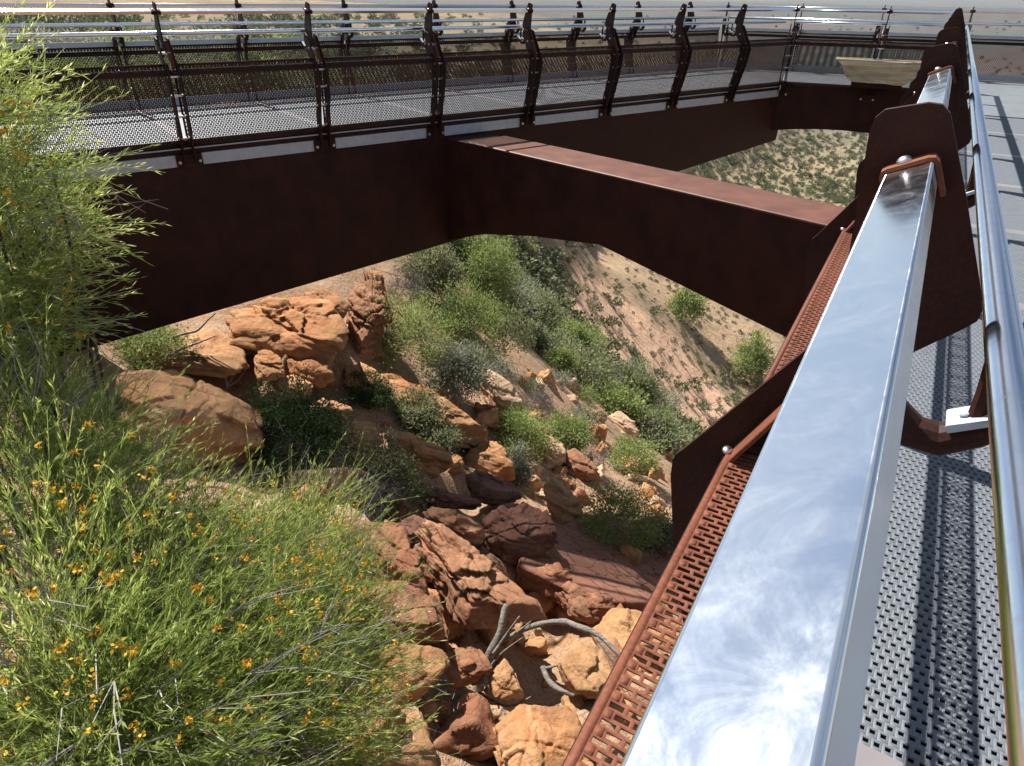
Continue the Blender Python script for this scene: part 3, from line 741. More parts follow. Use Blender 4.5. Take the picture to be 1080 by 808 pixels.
ROCKS = [
 # outline, ridges (px, py, towards viewer / size), depth offset, material, res, label
 ([(507, 774), (543, 739), (613, 737), (626, 808), (606, 840), (520, 838)], [(562, 793, .26), (572, 838, .22)], -.35, 'rock_tan', 6, 'big tan boulder with flat sunlit top, lowest in the gap beside the rusty mesh'),
 ([(586, 700), (606, 674), (640, 684), (652, 716), (646, 738), (598, 736)], [(598, 698, .22), (638, 702, .24), (640, 730, .2), (602, 728, .2)], -.3, 'rock_tan', 5, 'blocky yellow tan boulder under the curved dead branch'),
 ([(618, 668), (650, 638), (676, 640), (704, 655), (690, 705), (655, 722), (640, 690)], [(655, 650, .1), (665, 690, .2)], -.1, 'rock_orange', 5, 'orange boulder behind the blocky tan one, partly hidden by the rusty mesh'),
 ([(428, 553), (452, 549), (472, 556), (505, 582), (540, 605), (568, 632), (573, 660), (540, 668), (478, 664), (463, 640), (448, 600)], [(458, 585, .12), (480, 640, .2), (520, 630, .2), (560, 645, .1)], -.45, 'rock_rust', 6, 'long slanted brown boulder with pale upper end, left of the dead branch'),
 ([(354, 556), (368, 549), (400, 546), (428, 556), (448, 598), (462, 628), (440, 640), (400, 625), (375, 600)], [(385, 575, .12), (430, 600, .16)], -.45, 'rock_rust', 6, 'rust red layered boulder right of the yellow flowers'),
 ([(385, 625), (405, 612), (445, 615), (476, 650), (478, 672), (462, 682), (420, 676), (390, 660)], [(415, 640, .15), (460, 655, .18), (430, 665, .18)], -.45, 'rock_rust', 6, 'fractured rust boulder stacked below the red layered one'),
 ([(395, 690), (420, 678), (470, 683), (478, 700), (455, 722), (430, 748), (405, 730)], [(440, 692, .12), (432, 720, .15)], -.35, 'rock_orange', 5, 'flat topped tan boulder at the edge of the flowering shrub'),
 ([(462, 690), (480, 680), (512, 678), (522, 705), (505, 725), (475, 728)], [(490, 700, .15)], -.1, 'rock_rust', 5, 'shaded brown boulder left of the upright dead stick'),
 ([(514, 712), (532, 692), (545, 708), (553, 732), (535, 742), (516, 735)], [(533, 715, .2)], -.2, 'rock_tan', 4, 'small upright tan wedge right of the dead stick'),
 ([(448, 742), (460, 734), (476, 742), (472, 757), (455, 757)], [(462, 746, .2)], -.15, 'rock_rust', 4, 'small red stone below the tan flat topped boulder'),
 ([(503, 752), (512, 742), (526, 742), (530, 752), (518, 766), (505, 766)], [(514, 752, .2)], -.15, 'rock_pale', 4, 'small whitish stone touching the lowest tan boulder'),
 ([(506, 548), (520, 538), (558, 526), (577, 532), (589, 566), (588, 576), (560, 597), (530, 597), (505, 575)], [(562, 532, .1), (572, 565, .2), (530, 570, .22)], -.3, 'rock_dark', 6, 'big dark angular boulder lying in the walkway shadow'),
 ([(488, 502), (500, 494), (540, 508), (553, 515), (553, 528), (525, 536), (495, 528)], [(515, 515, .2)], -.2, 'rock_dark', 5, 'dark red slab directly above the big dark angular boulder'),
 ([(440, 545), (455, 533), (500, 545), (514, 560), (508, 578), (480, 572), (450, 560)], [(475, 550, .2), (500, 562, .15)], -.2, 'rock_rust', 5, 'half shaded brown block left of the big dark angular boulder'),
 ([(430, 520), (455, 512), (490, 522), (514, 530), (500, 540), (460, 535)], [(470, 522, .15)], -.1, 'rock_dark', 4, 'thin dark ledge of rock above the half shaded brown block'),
 ([(486, 486), (500, 470), (524, 462), (540, 478), (550, 500), (540, 512), (510, 508), (492, 500)], [(505, 485, .1), (530, 490, .15)], -.2, 'rock_orange', 5, 'bright orange cracked rock at the lower end of the mossy outcrop'),
 ([(440, 484), (450, 478), (464, 482), (464, 502), (446, 506)], [(453, 490, .2)], -.1, 'rock_orange', 4, 'left of two square orange blocks under the mossy outcrop'),
 ([(466, 482), (480, 478), (491, 483), (488, 500), (468, 502)], [(478, 490, .2)], -.1, 'rock_orange', 4, 'right of two square orange blocks under the mossy outcrop'),
 ([(378, 392), (400, 384), (440, 400), (490, 432), (525, 460), (520, 476), (490, 478), (440, 466), (402, 440), (382, 415)], [(430, 425, .1), (480, 455, .12)], .0, 'rock_orange', 6, 'large orange outcrop half covered by creeping green shrubs'),
 ([(352, 452), (372, 442), (400, 446), (412, 466), (384, 480), (360, 466)], [(380, 458, .15)], -.3, 'rock_tan', 5, 'split tan slab beside the dark green shrub in shadow'),
 ([(358, 388), (378, 380), (412, 398), (410, 416), (382, 418), (364, 406)], [(385, 398, .18)], -.3, 'rock_orange', 5, 'rounded orange boulder at the foot of the big cliff outcrop'),
 ([(225, 350), (240, 330), (300, 308), (330, 302), (352, 318), (372, 336), (370, 372), (345, 388), (310, 378), (262, 366), (232, 358)], [(255, 345, .10), (305, 345, .14), (345, 360, .16)], -.35, 'rock_orange', 6, 'big pale orange cliff block directly under the left girder'),
 ([(120, 372), (170, 352), (228, 342), (262, 364), (268, 390), (240, 402), (190, 392), (150, 390)], [(205, 370, .12)], -.4, 'rock_tan', 5, 'smooth tan rock wall left of the big cliff block'),
 ([(362, 312), (380, 290), (402, 280), (412, 306), (408, 340), (404, 376), (386, 388), (368, 372)], [(388, 315, .1), (395, 350, .12)], -.3, 'rock_rust', 6, 'dark red layered cliff right of the big cliff block'),
 ([(318, 312), (332, 302), (350, 304), (368, 318), (366, 336), (348, 346), (334, 328)], [(345, 320, .15)], -.9, 'rock_orange', 5, 'squarish cap rock resting on the big cliff block'),
 ([(300, 384), (312, 370), (330, 364), (350, 378), (360, 400), (340, 414), (305, 408)], [(328, 385, .2)], -.35, 'rock_orange', 5, 'rounded boulder leaning at the front of the big cliff block'),
 ([(100, 418), (128, 392), (180, 382), (226, 400), (262, 420), (296, 444), (290, 475), (235, 495), (160, 490), (110, 460)], [(224, 404, .18), (196, 450, .30), (170, 425, .22)], -.25, 'rock_tan', 6, 'pyramid shaped boulder with sunlit left face and dark right face'),
 ([(268, 424), (282, 412), (302, 414), (312, 436), (290, 450), (272, 442)], [(288, 428, .2)], -.2, 'rock_orange', 4, 'small block right behind the pyramid shaped boulder'),
 ([(290, 400), (310, 392), (332, 404), (328, 420), (300, 422)], [(312, 406, .2)], -.2, 'rock_tan', 4, 'small cracked stone among white dead twigs'),
 ([(318, 430), (345, 418), (372, 430), (368, 452), (330, 452)], [(345, 435, .2)], -.2, 'rock_orange', 4, 'low orange stone half in the dark shrub shade'),
 ([(500, 398), (516, 388), (534, 398), (552, 420), (556, 436), (526, 440), (508, 424)], [(525, 415, .15)], -.3, 'rock_pale', 5, 'pale jagged ledge behind the grey bushes'),
 ([(572, 512), (588, 500), (604, 510), (616, 530), (614, 552), (596, 560), (580, 545)], [(595, 525, .15)], -.2, 'rock_tan', 5, 'knobbly bright tan rock behind the big dark boulder'),
 ([(590, 480), (606, 470), (626, 486), (634, 505), (612, 512), (596, 500)], [(612, 492, .15)], -.2, 'rock_rust', 4, 'brown rock above the knobbly bright tan one'),
 ([(640, 440), (654, 432), (672, 446), (676, 462), (656, 466)], [(658, 450, .15)], -.2, 'rock_pale', 4, 'pale ledge stone on the slope right of bare branches'),
 ([(606, 560), (620, 548), (640, 546), (636, 566), (615, 574)], [(622, 560, .15)], -.1, 'rock_tan', 4, 'small tan rock at the left end of the cracked slab'),
 ([(580, 628), (600, 612), (640, 628), (650, 648), (622, 660), (596, 652)], [(612, 636, .15)], -.1, 'rock_rust', 5, 'layered brown stone at the front edge of the cracked slab'),
 ([(400, 462), (430, 452), (470, 470), (484, 492), (455, 505), (415, 492)], [(440, 475, .15)], -.1, 'rock_orange', 5, 'square shouldered orange ledge below the mossy outcrop, beside twiggy green shrub'),
 ([(545, 470), (575, 455), (600, 470), (596, 492), (566, 498)], [(575, 475, .15)], -.1, 'rock_pale', 5, 'pale cracked block among bright bushes beyond the outcrop'),
 ([(262, 376), (285, 366), (302, 380), (300, 402), (272, 404)], [(282, 384, .15)], -.3, 'rock_orange', 5, 'small orange block wedged under the big cliff block'),
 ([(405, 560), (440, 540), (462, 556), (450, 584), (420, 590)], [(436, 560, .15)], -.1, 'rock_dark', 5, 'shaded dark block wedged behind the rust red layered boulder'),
 ([(560, 600), (590, 590), (606, 606), (596, 628), (570, 630)], [(582, 606, .15)], -.1, 'rock_rust', 5, 'broken brown block at the left edge of the cracked slab'),
 ([(480, 735), (500, 728), (514, 742), (508, 766), (486, 764)], [(496, 744, .15)], .1, 'rock_rust', 4, 'dark brown stone at the foot of the upright dead stick'),
 ([(620, 735), (650, 722), (672, 738), (664, 770), (632, 772)], [(645, 745, .15)], .0, 'rock_orange', 5, 'orange stone half hidden behind the rusty mesh beside the lowest boulder'),
 ([(336, 590), (358, 572), (380, 590), (384, 625), (352, 632)], [(360, 600, .15)], -.2, 'rock_tan', 5, 'grey tan block at the rim of the flowering shrub, left of the layered boulder'),
]
for i, (o, rd, dz, mt, res, lab) in enumerate(ROCKS):
    cx = np.mean([a[0] for a in o]); by = max(a[1] for a in o)
    D = hit(cx, by - (by - min(a[1] for a in o)) * .25) + dz
    P = spec(o, rd, D, .6, .62 if 'cliff' in lab else .28)
    me, c = rock_mesh('boulder', P, max(5, res), .045 if mt != 'rock_rust' else .06, 20 + i, 150, .7)
    b = add('boulder', me, None, M[mt]); b.location = c
    tag(b, lab, 'boulder')
# flat cracked slab, laid on the slope
sl_px = [(536, 605), (560, 585), (600, 562), (640, 545), (665, 556), (715, 588), (722, 640), (700, 652), (640, 645), (590, 632)]
P = np.array([at(x, y, hit(x, y)) + np.array([0, 0, .18]) for x, y in sl_px]); cen = P.mean(0)
# best plane, so that the slab is flat
u_, s_, vt_ = np.linalg.svd(P - cen); nn = vt_[2] * np.sign(vt_[2][2]); P = P - ((P - cen) @ nn)[:, None] * nn * .8
P = np.concatenate([P, cen + (P - cen) * .9 - np.array([0, 0, .9])])
me, c = rock_mesh('boulder', P, 6, .012, 91, 120, .8, (.35, .22), 2, 9, (.9, .98), False, .1)
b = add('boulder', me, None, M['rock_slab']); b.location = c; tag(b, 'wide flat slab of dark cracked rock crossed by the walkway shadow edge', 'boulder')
# the ground sinks between the boulders
pxy = np.full((len(TV), 2), -9999.0); fr_ = (TV @ CF) > .5; pxy[fr_] = to_px(TV[fr_])
dig = np.zeros(len(TV)); dh_ = np.hypot(TV[:, 0], TV[:, 1])
for cx, cy, rx, ry in ((520, 690, 110, 75), (440, 650, 70, 80), (470, 545, 80, 40), (280, 420, 90, 30), (560, 640, 60, 50)):
    q = ((pxy[:, 0] - cx) / rx) ** 2 + ((pxy[:, 1] - cy) / ry) ** 2; dig = np.maximum(dig, np.clip(1.25 - q, 0, 1))
dig *= (dh_ < 13); TV[:, 2] -= dig * .42
gm.vertices.foreach_set('co', TV.astype(np.float32).ravel()); gm.update(); _ZG = TV[:, 2].reshape(len(azs), nd_)
# loose stones
SV = []
for s in range(8):
    P = np.array([(x, y, z) for x in (-1, 1) for y in (-.7, .7) for z in (-.55, .55)]) * RNG.uniform(.6, 1.1, (8, 3))
    me, c = rock_mesh('stone', P, 4, .05, 200 + s, 120, .5, (.1, .1), 6, 3, (.70, .93), False); SV.append(me)
for me, mt in zip(SV, ('rock_tan', 'rock_orange', 'rock_rust', 'rock_pale', 'rock_orange', 'rock_rust', 'rock_tan', 'rock_pale')): me.materials.append(M[mt])
def stone(P, s, grp, lab):
    o = bpy.data.objects.new('stone', SV[int(RNG.integers(8))]); COL.objects.link(o)
    o.location = P; o.scale = tuple(s * RNG.uniform(.7, 1.25, 3)); o.rotation_euler = tuple(RNG.uniform(-3, 3, 3))
    tag(o, lab, 'stone', grp)
cnt = 0
while cnt < 200:
    px, py = RNG.uniform(280, 720), RNG.uniform(390, 800)
    d = hit(px, py); P = at(px, py, d)
    if d > 20: continue
    stone(P + np.array([0, 0, .02]), RNG.choice([RNG.uniform(.03, .10), RNG.uniform(.12, .40)], p=[.5, .5]), 'loose stones between the boulders', 'loose broken stone lying among the boulders below the walkway'); cnt += 1
cnt = 0
while cnt < 90:
    px, py = RNG.uniform(520, 740), RNG.uniform(400, 560)
    d = hit(px, py)
    if d < 11 or d > 60: continue
    stone(at(px, py, d), RNG.uniform(.008, .022) * d, 'rubble on the bushy slope', 'pale rubble stone on the bushy slope beyond the boulders'); cnt += 1
# ------------------------------------------------------------------ plants
def unit(v): return v / np.maximum(np.linalg.norm(v, axis=-1, keepdims=True), 1e-9)
def blades(B, T, Wd):
    """thin diamond leaves: base B, vector T, half width vector Wd -> verts, faces"""
    n = len(B); V = np.stack([B, B + T * .45 + Wd, B + T, B + T * .45 - Wd], 1).reshape(-1, 3)
    return V, (np.arange(n * 4).reshape(-1, 4))
def side(T, rng):
    r = rng.normal(size=T.shape); return unit(np.cross(T, r))
def strips(P0, P1, w, rng):
    """thin crossed ribbons for twigs"""
    T = P1 - P0; s = side(T, rng); s2 = unit(np.cross(T, s)); V = []; F = []
    for q in (s, s2):
        V.append(np.stack([P0 - q * w[:, None], P0 + q * w[:, None], P1 + q * w[:, None] * .6, P1 - q * w[:, None] * .6], 1).reshape(-1, 3))
    V = np.concatenate(V); return V, np.arange(len(V)).reshape(-1, 4)
def sprays(P, D, L, nn, nl, nw, rng, spread=.5, curl=.25, tint=None):
    """twigs at P along D, length L, nn needles each. returns needle mesh arrays and twig strips"""
    n = len(P); up = np.array([0, 0, 1.0])
    bend = rng.normal(size=(n, 3)) * curl
    def pos(t): return P[:, None] + D[:, None] * (L[:, None] * t)[..., None] + bend[:, None] * (L[:, None] * t ** 2)[..., None]
    t = np.sort(rng.uniform(.05, 1, (n, nn)), 1)
    B = pos(t); tang = unit(D[:, None] + 2 * bend[:, None] * t[..., None])
    rad = unit(np.cross(tang, rng.normal(size=tang.shape)))
    T = unit(tang + rad * rng.uniform(.3, 1.1, t.shape)[..., None] * spread + up * .12) * (nl * rng.uniform(.6, 1.25, t.shape))[..., None]
    B2, T2 = B.reshape(-1, 3), T.reshape(-1, 3)
    W_ = side(T2, rng) * (nw * rng.uniform(.7, 1.2, len(T2)))[:, None]
    V, F = blades(B2, T2, W_)
    tt = np.repeat(np.clip((tint if tint is not None else rng.uniform(.2, .8, n))[:, None] + rng.normal(size=(n, nn)) * .12 + (t - .5) * .25, 0, 1).ravel(), 4)
    seg = 3; S0, S1 = [], []
    for k in range(seg):
        S0.append(pos(np.full((n, 1), k / seg))[:, 0]); S1.append(pos(np.full((n, 1), (k + 1) / seg))[:, 0])
    SV, SF = strips(np.concatenate(S0), np.concatenate(S1), np.full(n * seg, nw * .6), rng)
    return V, F, tt, SV, SF
def stems_mesh(name, paths, n=6):
    bm = bmesh.new()
    for pts, r in paths: bm_tube(bm, pts, r, n)
    me = bm_mesh(name, bm, True); a = me.attributes.new('tint', 'FLOAT', 'POINT'); a.data.foreach_set('value', RNG.uniform(.1, .9, len(me.vertices)).astype(np.float32)); return me
FL = []
for s in range(4):
    rg = np.random.default_rng(300 + s); n = 11 + 3 * s
    B = rg.normal(size=(n, 3)) * .0035; T = unit(rg.normal(size=(n, 3)) + np.array([0, 0, .4])) * (.0075 * rg.uniform(.7, 1.2, n))[:, None]
    V, F = blades(B, T, side(T, rg) * .0034); me = mesh_np('flower', V, F, False, np.repeat(rg.uniform(.2, 1, n), 4)); me.materials.append(M['petal']); FL.append(me)

def front_shrub(label, core, lobes, nsp, nneed, nl, fl_zone, nflow, seed, Ls=(.11, .25), dry=0, sag=.25, bias=(.30, 0, 0)):
    rng = np.random.default_rng(seed)
    root = empty('flowering_shrub', core, label, 'shrub')
    C = np.array([at(x, y, d) for x, y, d, r in lobes]); R = np.array([l[3] for l in lobes])
    pk = R ** 2 / (R ** 2).sum()
    li = rng.choice(len(R), nsp, p=pk); dirs = unit(rng.normal(size=(nsp, 3)))
    P = C[li] + dirs * (R[li] * rng.uniform(.12, 1, nsp) ** .45)[:, None]
    cc = np.array(core) + np.array([0, 0, .9])
    D = unit(dirs * .75 + unit(P - cc) * .45 + rng.normal(size=(nsp, 3)) * .30 + np.array([0, 0, sag]) + np.array(bias))
    L = rng.uniform(*Ls, nsp)
    cl = fbm(P * 4.5, 3, seed) * .5
    dep = np.linalg.norm(P - C[li], axis=1) / R[li]
    tint = np.clip(.52 + cl * .5 + (dep - .7) * .15 + rng.normal(size=nsp) * .10, .02, 1)  # leaves deeper in each lobe tinted darker, crown shade put into the colour
    V, F, tt, SV, SF = sprays(P - D * (L * .4)[:, None], D, L, nneed, nl, .0013, rng, .55, .25, tint)
    o = np.array(core)
    fo = add('foliage', mesh_np('foliage', V - o, F, False, tt), root, M['leaf_front'])
    add('twigs', mesh_np('twigs', SV - o, SF, False, np.clip(rng.uniform(.15, .75, len(SV)), 0, 1)), root, M['leaf_front'])
    if dry:
        k = rng.choice(nsp, dry, replace=False); d2 = unit(D[k] + rng.normal(size=(dry, 3)) * .35)
        m_ = 4; PP = np.repeat(P[k], m_, 0); DD = unit(np.repeat(d2, m_, 0) + rng.normal(size=(dry * m_, 3)) * .18); LL = rng.uniform(.10, .24, dry * m_)
        mid = PP + DD * (LL * .5)[:, None]; e = mid + unit(DD + rng.normal(size=DD.shape) * .2 + np.array([.1, 0, -.12])) * (LL * .5)[:, None]
        mid = mid + rng.normal(size=mid.shape) * .012; SV, SF = strips(np.concatenate([PP, mid]), np.concatenate([mid, e]), np.full(2 * len(PP), .0010), rng)
        add('dry_twigs', mesh_np('dry_twigs', SV - o, SF, False, rng.uniform(.75, 1, len(SV))), root, M['twig_grey'])
    paths = []
    for c, r_ in zip(C, R):
        if r_ < .15: continue
        for j in range(3):
            e = c + rng.normal(size=3) * .08; m1 = np.array(core) * .5 + e * .5 + rng.normal(size=3) * .08 + np.array([0, 0, .1])
            paths.append(([np.array(core) - o, m1 - o, e - o], [.012, .008, .003]))
    add('stems', stems_mesh('stems', paths), root, M['bark'])
    # flowers sit on the outside of the crown
    FZ = []
    tries = 0
    while len(FZ) < nflow and tries < 60000:
        tries += 1; i = rng.integers(len(fl_zone)); x, y, s = fl_zone[i]
        px, py = x + rng.normal() * s, y + rng.normal() * s
        r = ray(px, py); b = (C @ r); h = (C * C).sum(1) - R ** 2; disc = b * b - h; ok = disc > 0
        if not ok.any(): continue
        t = (b - np.sqrt(np.maximum(disc, 0)))[ok].min(); FZ.append(r * t + rng.normal(size=3) * .03)
    for j, f in enumerate(FZ[:95]):
        fo2 = bpy.data.objects.new('flower', FL[j % 4]); COL.objects.link(fo2); fo2.parent = root
        fo2.location = f - o; fo2.rotation_euler = tuple(rng.uniform(-3, 3, 3)); sc = rng.uniform(.65, 1.1); fo2.scale = (sc, sc, sc)
    if len(FZ) > 95:
        V = []; F = []; tt = []; k = 0
        for f in FZ[95:]:
            n = 9; B = f - o + rng.normal(size=(n, 3)) * .004; T = unit(rng.normal(size=(n, 3))) * .0075
            v, q = blades(B, T, side(T, rng) * .0032); V.append(v); F.append(q + k); k += len(v); tt.append(np.repeat(rng.uniform(.1, 1, n), 4))
        add('flower', mesh_np('flower', np.concatenate(V), np.concatenate(F), False, np.concatenate(tt)), root, M['petal'])['kind'] = 'stuff'
    return root
gz = lambda p: float(fast_height(np.array([p[0]]), np.array([p[1]]))[0])
def ground_at(px, py, d):
    p = at(px, py, d); return (float(p[0]), float(p[1]), gz(p))
LOB = [(20, 510, 2.0, .30), (150, 600, 2.1, .30), (60, 640, 1.75, .32), (190, 670, 1.95, .34), (285, 640, 2.2, .30), (330, 570, 2.45, .20), (330, 700, 2.15, .26), (220, 770, 1.75, .30), (90, 770, 1.45, .28), (370, 770, 2.2, .14), (-20, 420, 2.1, .18), (70, 465, 2.25, .15), (240, 590, 2.3, .16), (350, 640, 2.3, .2), (130, 800, 1.6, .25), (260, 800, 1.9, .28), (340, 800, 2.0, .18), (385, 690, 2.35, .11), (120, 500, 2.3, .12), (120, 930, 2.3, .34), (20, 860, 2.3, .34), (260, 960, 2.5, .34), (-160, 620, 2.4, .34)]
front_shrub('large feathery shrub with yellow orange flowers filling the lower left foreground', ground_at(130, 700, 2.2), LOB, 9800, 28, .022,
            [(300, 640, 55), (345, 650, 30), (365, 600, 25), (360, 690, 25), (330, 590, 35), (310, 560, 35), (230, 560, 45), (150, 590, 60), (330, 740, 35), (60, 620, 70), (60, 520, 50), (90, 720, 60), (340, 540, 30), (200, 500, 40), (290, 720, 60), (395, 720, 20)], 250, 5, dry=420)
LOB2 = [(-20, 120, 2.2, .15), (5, 185, 2.2, .18), (45, 220, 2.3, .14), (-5, 270, 2.2, .2), (-30, 330, 2.1, .22), (15, 310, 2.2, .12), (75, 240, 2.35, .08), (-10, 75, 2.2, .07)]
front_shrub('tall pale feathery shrub in front of the left walkway end', ground_at(-30, 420, 2.5), LOB2, 1250, 28, .024, [(20, 280, 40), (10, 330, 30), (20, 200, 40), (10, 130, 25)], 44, 6, dry=60, sag=.0, bias=(.75, -.1, -.12))

def shrub_data(seed, w, h, ntip, nleaf, ll, lw, mat, trunk=False, spread=.14, up=.3, nstem=7, bare=False, inner=.25, tone=.45):
    rng = np.random.default_rng(seed)
    d = unit(rng.normal(size=(ntip, 3)) + np.array([0, 0, .25])); r = rng.uniform(inner, 1, ntip) ** .5
    lump = 1 + .30 * fbm(d * 2.2 + seed, 3, seed)
    z0 = .45 if trunk else .30
    T = np.stack([d[:, 0] * w / 2, d[:, 1] * w / 2, np.abs(d[:, 2] + .15) * h * (1 - z0)], -1) * (r * lump)[:, None]
    T[:, 2] += h * z0 * (1 if trunk else rng.uniform(.35, 1, ntip))
    if not trunk: T[:, 2] = np.where(T[:, 2] < .06 * h, .06 * h, T[:, 2])
    parts = {}
    if not bare:
        k = np.repeat(np.arange(ntip), max(1, nleaf // ntip))
        B = T[k] + rng.normal(size=(len(k), 3)) * np.array([w, w, h * .8]) * spread * .5
        out = unit(B - np.array([0, 0, h * .35]))
        L = unit(out * .7 + rng.normal(size=B.shape) * .6 + np.array([0, 0, up])) * (ll * rng.uniform(.6, 1.3, len(k)))[:, None]
        V, F = blades(B, L, side(L, rng) * (lw * rng.uniform(.7, 1.2, len(k)))[:, None])
        ct = rng.normal(size=ntip) * .16
        tt = np.clip(tone + ct[k] + rng.normal(size=len(k)) * .13 + fbm(B * (3 / w), 2, seed) * .15, 0, 1)
        parts['foliage'] = (mesh_np('foliage', V, F, False, np.repeat(tt, 4)), mat)
    # branches
    paths = []; st = []
    for s in range(nstem):
        a = rng.uniform(0, 6.28); st.append(np.array([math.cos(a) * w * .2, math.sin(a) * w * .2, h * rng.uniform(.35, .55)]))
    st = np.array(st)
    if trunk:
        lean = np.array([rng.normal() * .15 * w, rng.normal() * .15 * w, h * .38])
        for s in st: paths.append(([lean * .7, (lean + s + [0, 0, h * .1]) / 2, s + [0, 0, h * .25]], [h * .025, h * .02, h * .008]))
        paths.append(([[0, 0, -.1 * h], lean * .5 + [.02 * w, 0, 0], lean], [h * .05, h * .036, h * .03]))
        st[:, 2] += h * .25
    else:
        for s in st: paths.append(([[0, 0, -.08 * h], s * .5 + rng.normal(size=3) * .04 * w, s], [h * .022, h * .016, h * .01]))
    sub = T if bare else T[::3]
    ii = np.argmin(np.linalg.norm(sub[:, None] - st[None], axis=-1), 1)
    P0 = st[ii]; mid = (P0 + sub) / 2 + rng.normal(size=sub.shape) * .05 * w
    SV, SF = strips(np.concatenate([P0, mid]), np.concatenate([mid, sub]), np.full(2 * len(sub), h * .005), rng)
    if bare:
        e = sub + rng.normal(size=(3,) + sub.shape) * np.array([w, w, h]) * .13; mm = np.repeat(mid[None], 3, 0)
        S2, _ = strips(np.concatenate([sub] * 3 + [mid] * 3), np.concatenate([e.reshape(-1, 3), (mm + (e - sub) * 1.3).reshape(-1, 3)]), np.full(6 * len(sub), h * .0035), rng)
        SV = np.concatenate([SV, S2]); SF = np.arange(len(SV)).reshape(-1, 4)
    bm = bmesh.new()
    for pts, rr in paths: bm_tube(bm, pts, rr, 5)
    bm.verts.ensure_lookup_table(); v0 = np.array([v.co[:] for v in bm.verts]); f4 = np.array([[v.index for v in f.verts] for f in bm.faces if len(f.verts) == 4]); bm.free()
    V = np.concatenate([v0, SV]); F = np.concatenate([f4, SF + len(v0)])
    parts['branches'] = (mesh_np('branches', V, F, False, rng.uniform(.1, 1, len(V))), M['twig_grey'] if bare or not trunk else M['bark'])
    for me, mt in parts.values(): me.materials.append(mt)
    return parts
def put_shrub(parts, P, rz, sc, name, label, cat, group=None, tilt=0):
    r = empty(name, Matrix.Translation([float(c) for c in P]) @ Matrix.Rotation(rz, 4, 'Z') @ Matrix.Diagonal((sc[0], sc[1], sc[2], 1)), label, cat, group)
    for k, (me, mt) in parts.items(): add(k, me, r)
    return r
# (centre px, base py, width px, height px, kind, label)
MID = [
 (458, 318, 62, 56, 'leaf_olive', 'tall dark green bush beneath the peak of the steel arch'),
 (514, 322, 64, 70, 'leaf_bright', 'tall yellow green bush right of the dark green one beneath the arch'),
 (492, 366, 80, 52, 'leaf_bright', 'rounded bright green bush below the two tall bushes'),
 (430, 402, 84, 84, 'leaf_bright', 'wide yellow green bush beside the dark layered cliff'),
 (486, 424, 60, 62, 'leaf_grey', 'grey green bush left of the small dark trunked tree'),
 (560, 352, 64, 36, 'leaf_olive', 'olive bush behind the small dark trunked tree'),
 (598, 378, 52, 34, 'leaf_bright', 'mid green bush at the edge of the pale gully, upslope of others'),
 (590, 394, 32, 26, 'leaf_bright', 'small lime green bush right of the small dark trunked tree'),
 (622, 410, 50, 34, 'leaf_olive', 'low olive bush between lime bush and bare branches'),
 (660, 438, 58, 46, 'leaf_olive', 'broad olive grey bush at the lower gully edge'),
 (548, 480, 70, 38, 'leaf_bright', 'bright grassy bush right of the mossy orange outcrop'),
 (596, 478, 52, 32, 'leaf_bright', 'spreading bright green bush under the bare grey branches'),
 (664, 502, 50, 36, 'leaf_bright', 'bright green bush left of the steel plate edge'),
 (690, 470, 34, 32, 'leaf_bright', 'small fresh green bush higher by the steel plate edge'),
 (650, 584, 84, 62, 'leaf_bright', 'bright grassy shrub growing behind the cracked slab'),
 (694, 588, 44, 44, 'leaf_olive', 'darker green shrub behind the cracked slab beside the plate'),
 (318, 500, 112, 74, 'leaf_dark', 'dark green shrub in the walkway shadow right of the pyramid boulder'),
 (430, 450, 70, 26, 'leaf_olive', 'creeping green shrub draped over the mossy orange outcrop'),
 (392, 430, 44, 30, 'leaf_dark', 'dark creeping shrub at the upper end of the orange outcrop'),
 (455, 478, 56, 22, 'leaf_olive', 'low creeping shrub at the lower edge of the orange outcrop'),
 (408, 540, 76, 66, 'leaf_olive', 'green shrub with grey twigs right of the pale flowering branch tips'),
 (150, 388, 80, 38, 'leaf_bright', 'low bright shrub growing below the left end of the girder'),
 (545, 512, 26, 40, 'leaf_grey', 'thin twiggy plant beside the bright orange cracked rock'),
 (90, 116, 88, 34, 'leaf_bright', 'rounded bright green bush behind the left walkway mesh'),
 (190, 112, 90, 36, 'leaf_olive', 'olive bush behind the left walkway mesh, right of the bright one'),
 (722, 342, 34, 34, 'leaf_bright', 'lone pale green tree-like bush right of the pale gully'),
 (788, 404, 34, 44, 'leaf_bright', 'lone tall green bush on the dry slope beside the rusty mesh'),
]
ti = 400
def size_at(px, py, wpx, hpx):
    d = hit(px, py); return at(px, py, d), wpx * d / FPX, hpx * d / FPX * 1.08, d
for cx, by, wp, hp, kind, lab in MID:
    P, w_, h_, d = size_at(cx, by, wp, hp)
    lf = max(.03, .0045 * d) if kind != 'leaf_dark' else .032
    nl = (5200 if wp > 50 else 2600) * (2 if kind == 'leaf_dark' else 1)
    par = shrub_data(ti, w_ * 1.0, h_ * .98, 190, int(nl * 1.6), lf * 1.15, lf * (.17 if kind == 'leaf_bright' else .24), M[kind], False, .16, .35)
    P = P + np.array([0, 0, -.04]); P = P + np.array([P[0], P[1], 0]) / d * w_ * .3; P[2] = min(P[2], gz(P) + .3 * h_)
    put_shrub(par, P, 0, (1, 1, 1), 'shrub', lab, 'bush'); ti += 1
P, w_, h_, d = size_at(540, 390, 46, 60)
put_shrub(shrub_data(450, w_, h_, 90, 3000, .0045 * d, .001 * d, M['leaf_olive'], True, .13, .3), P, 0, (1, 1, 1), 'small_tree', 'small leaning tree with dark trunk and thin olive crown among the bushes', 'tree')
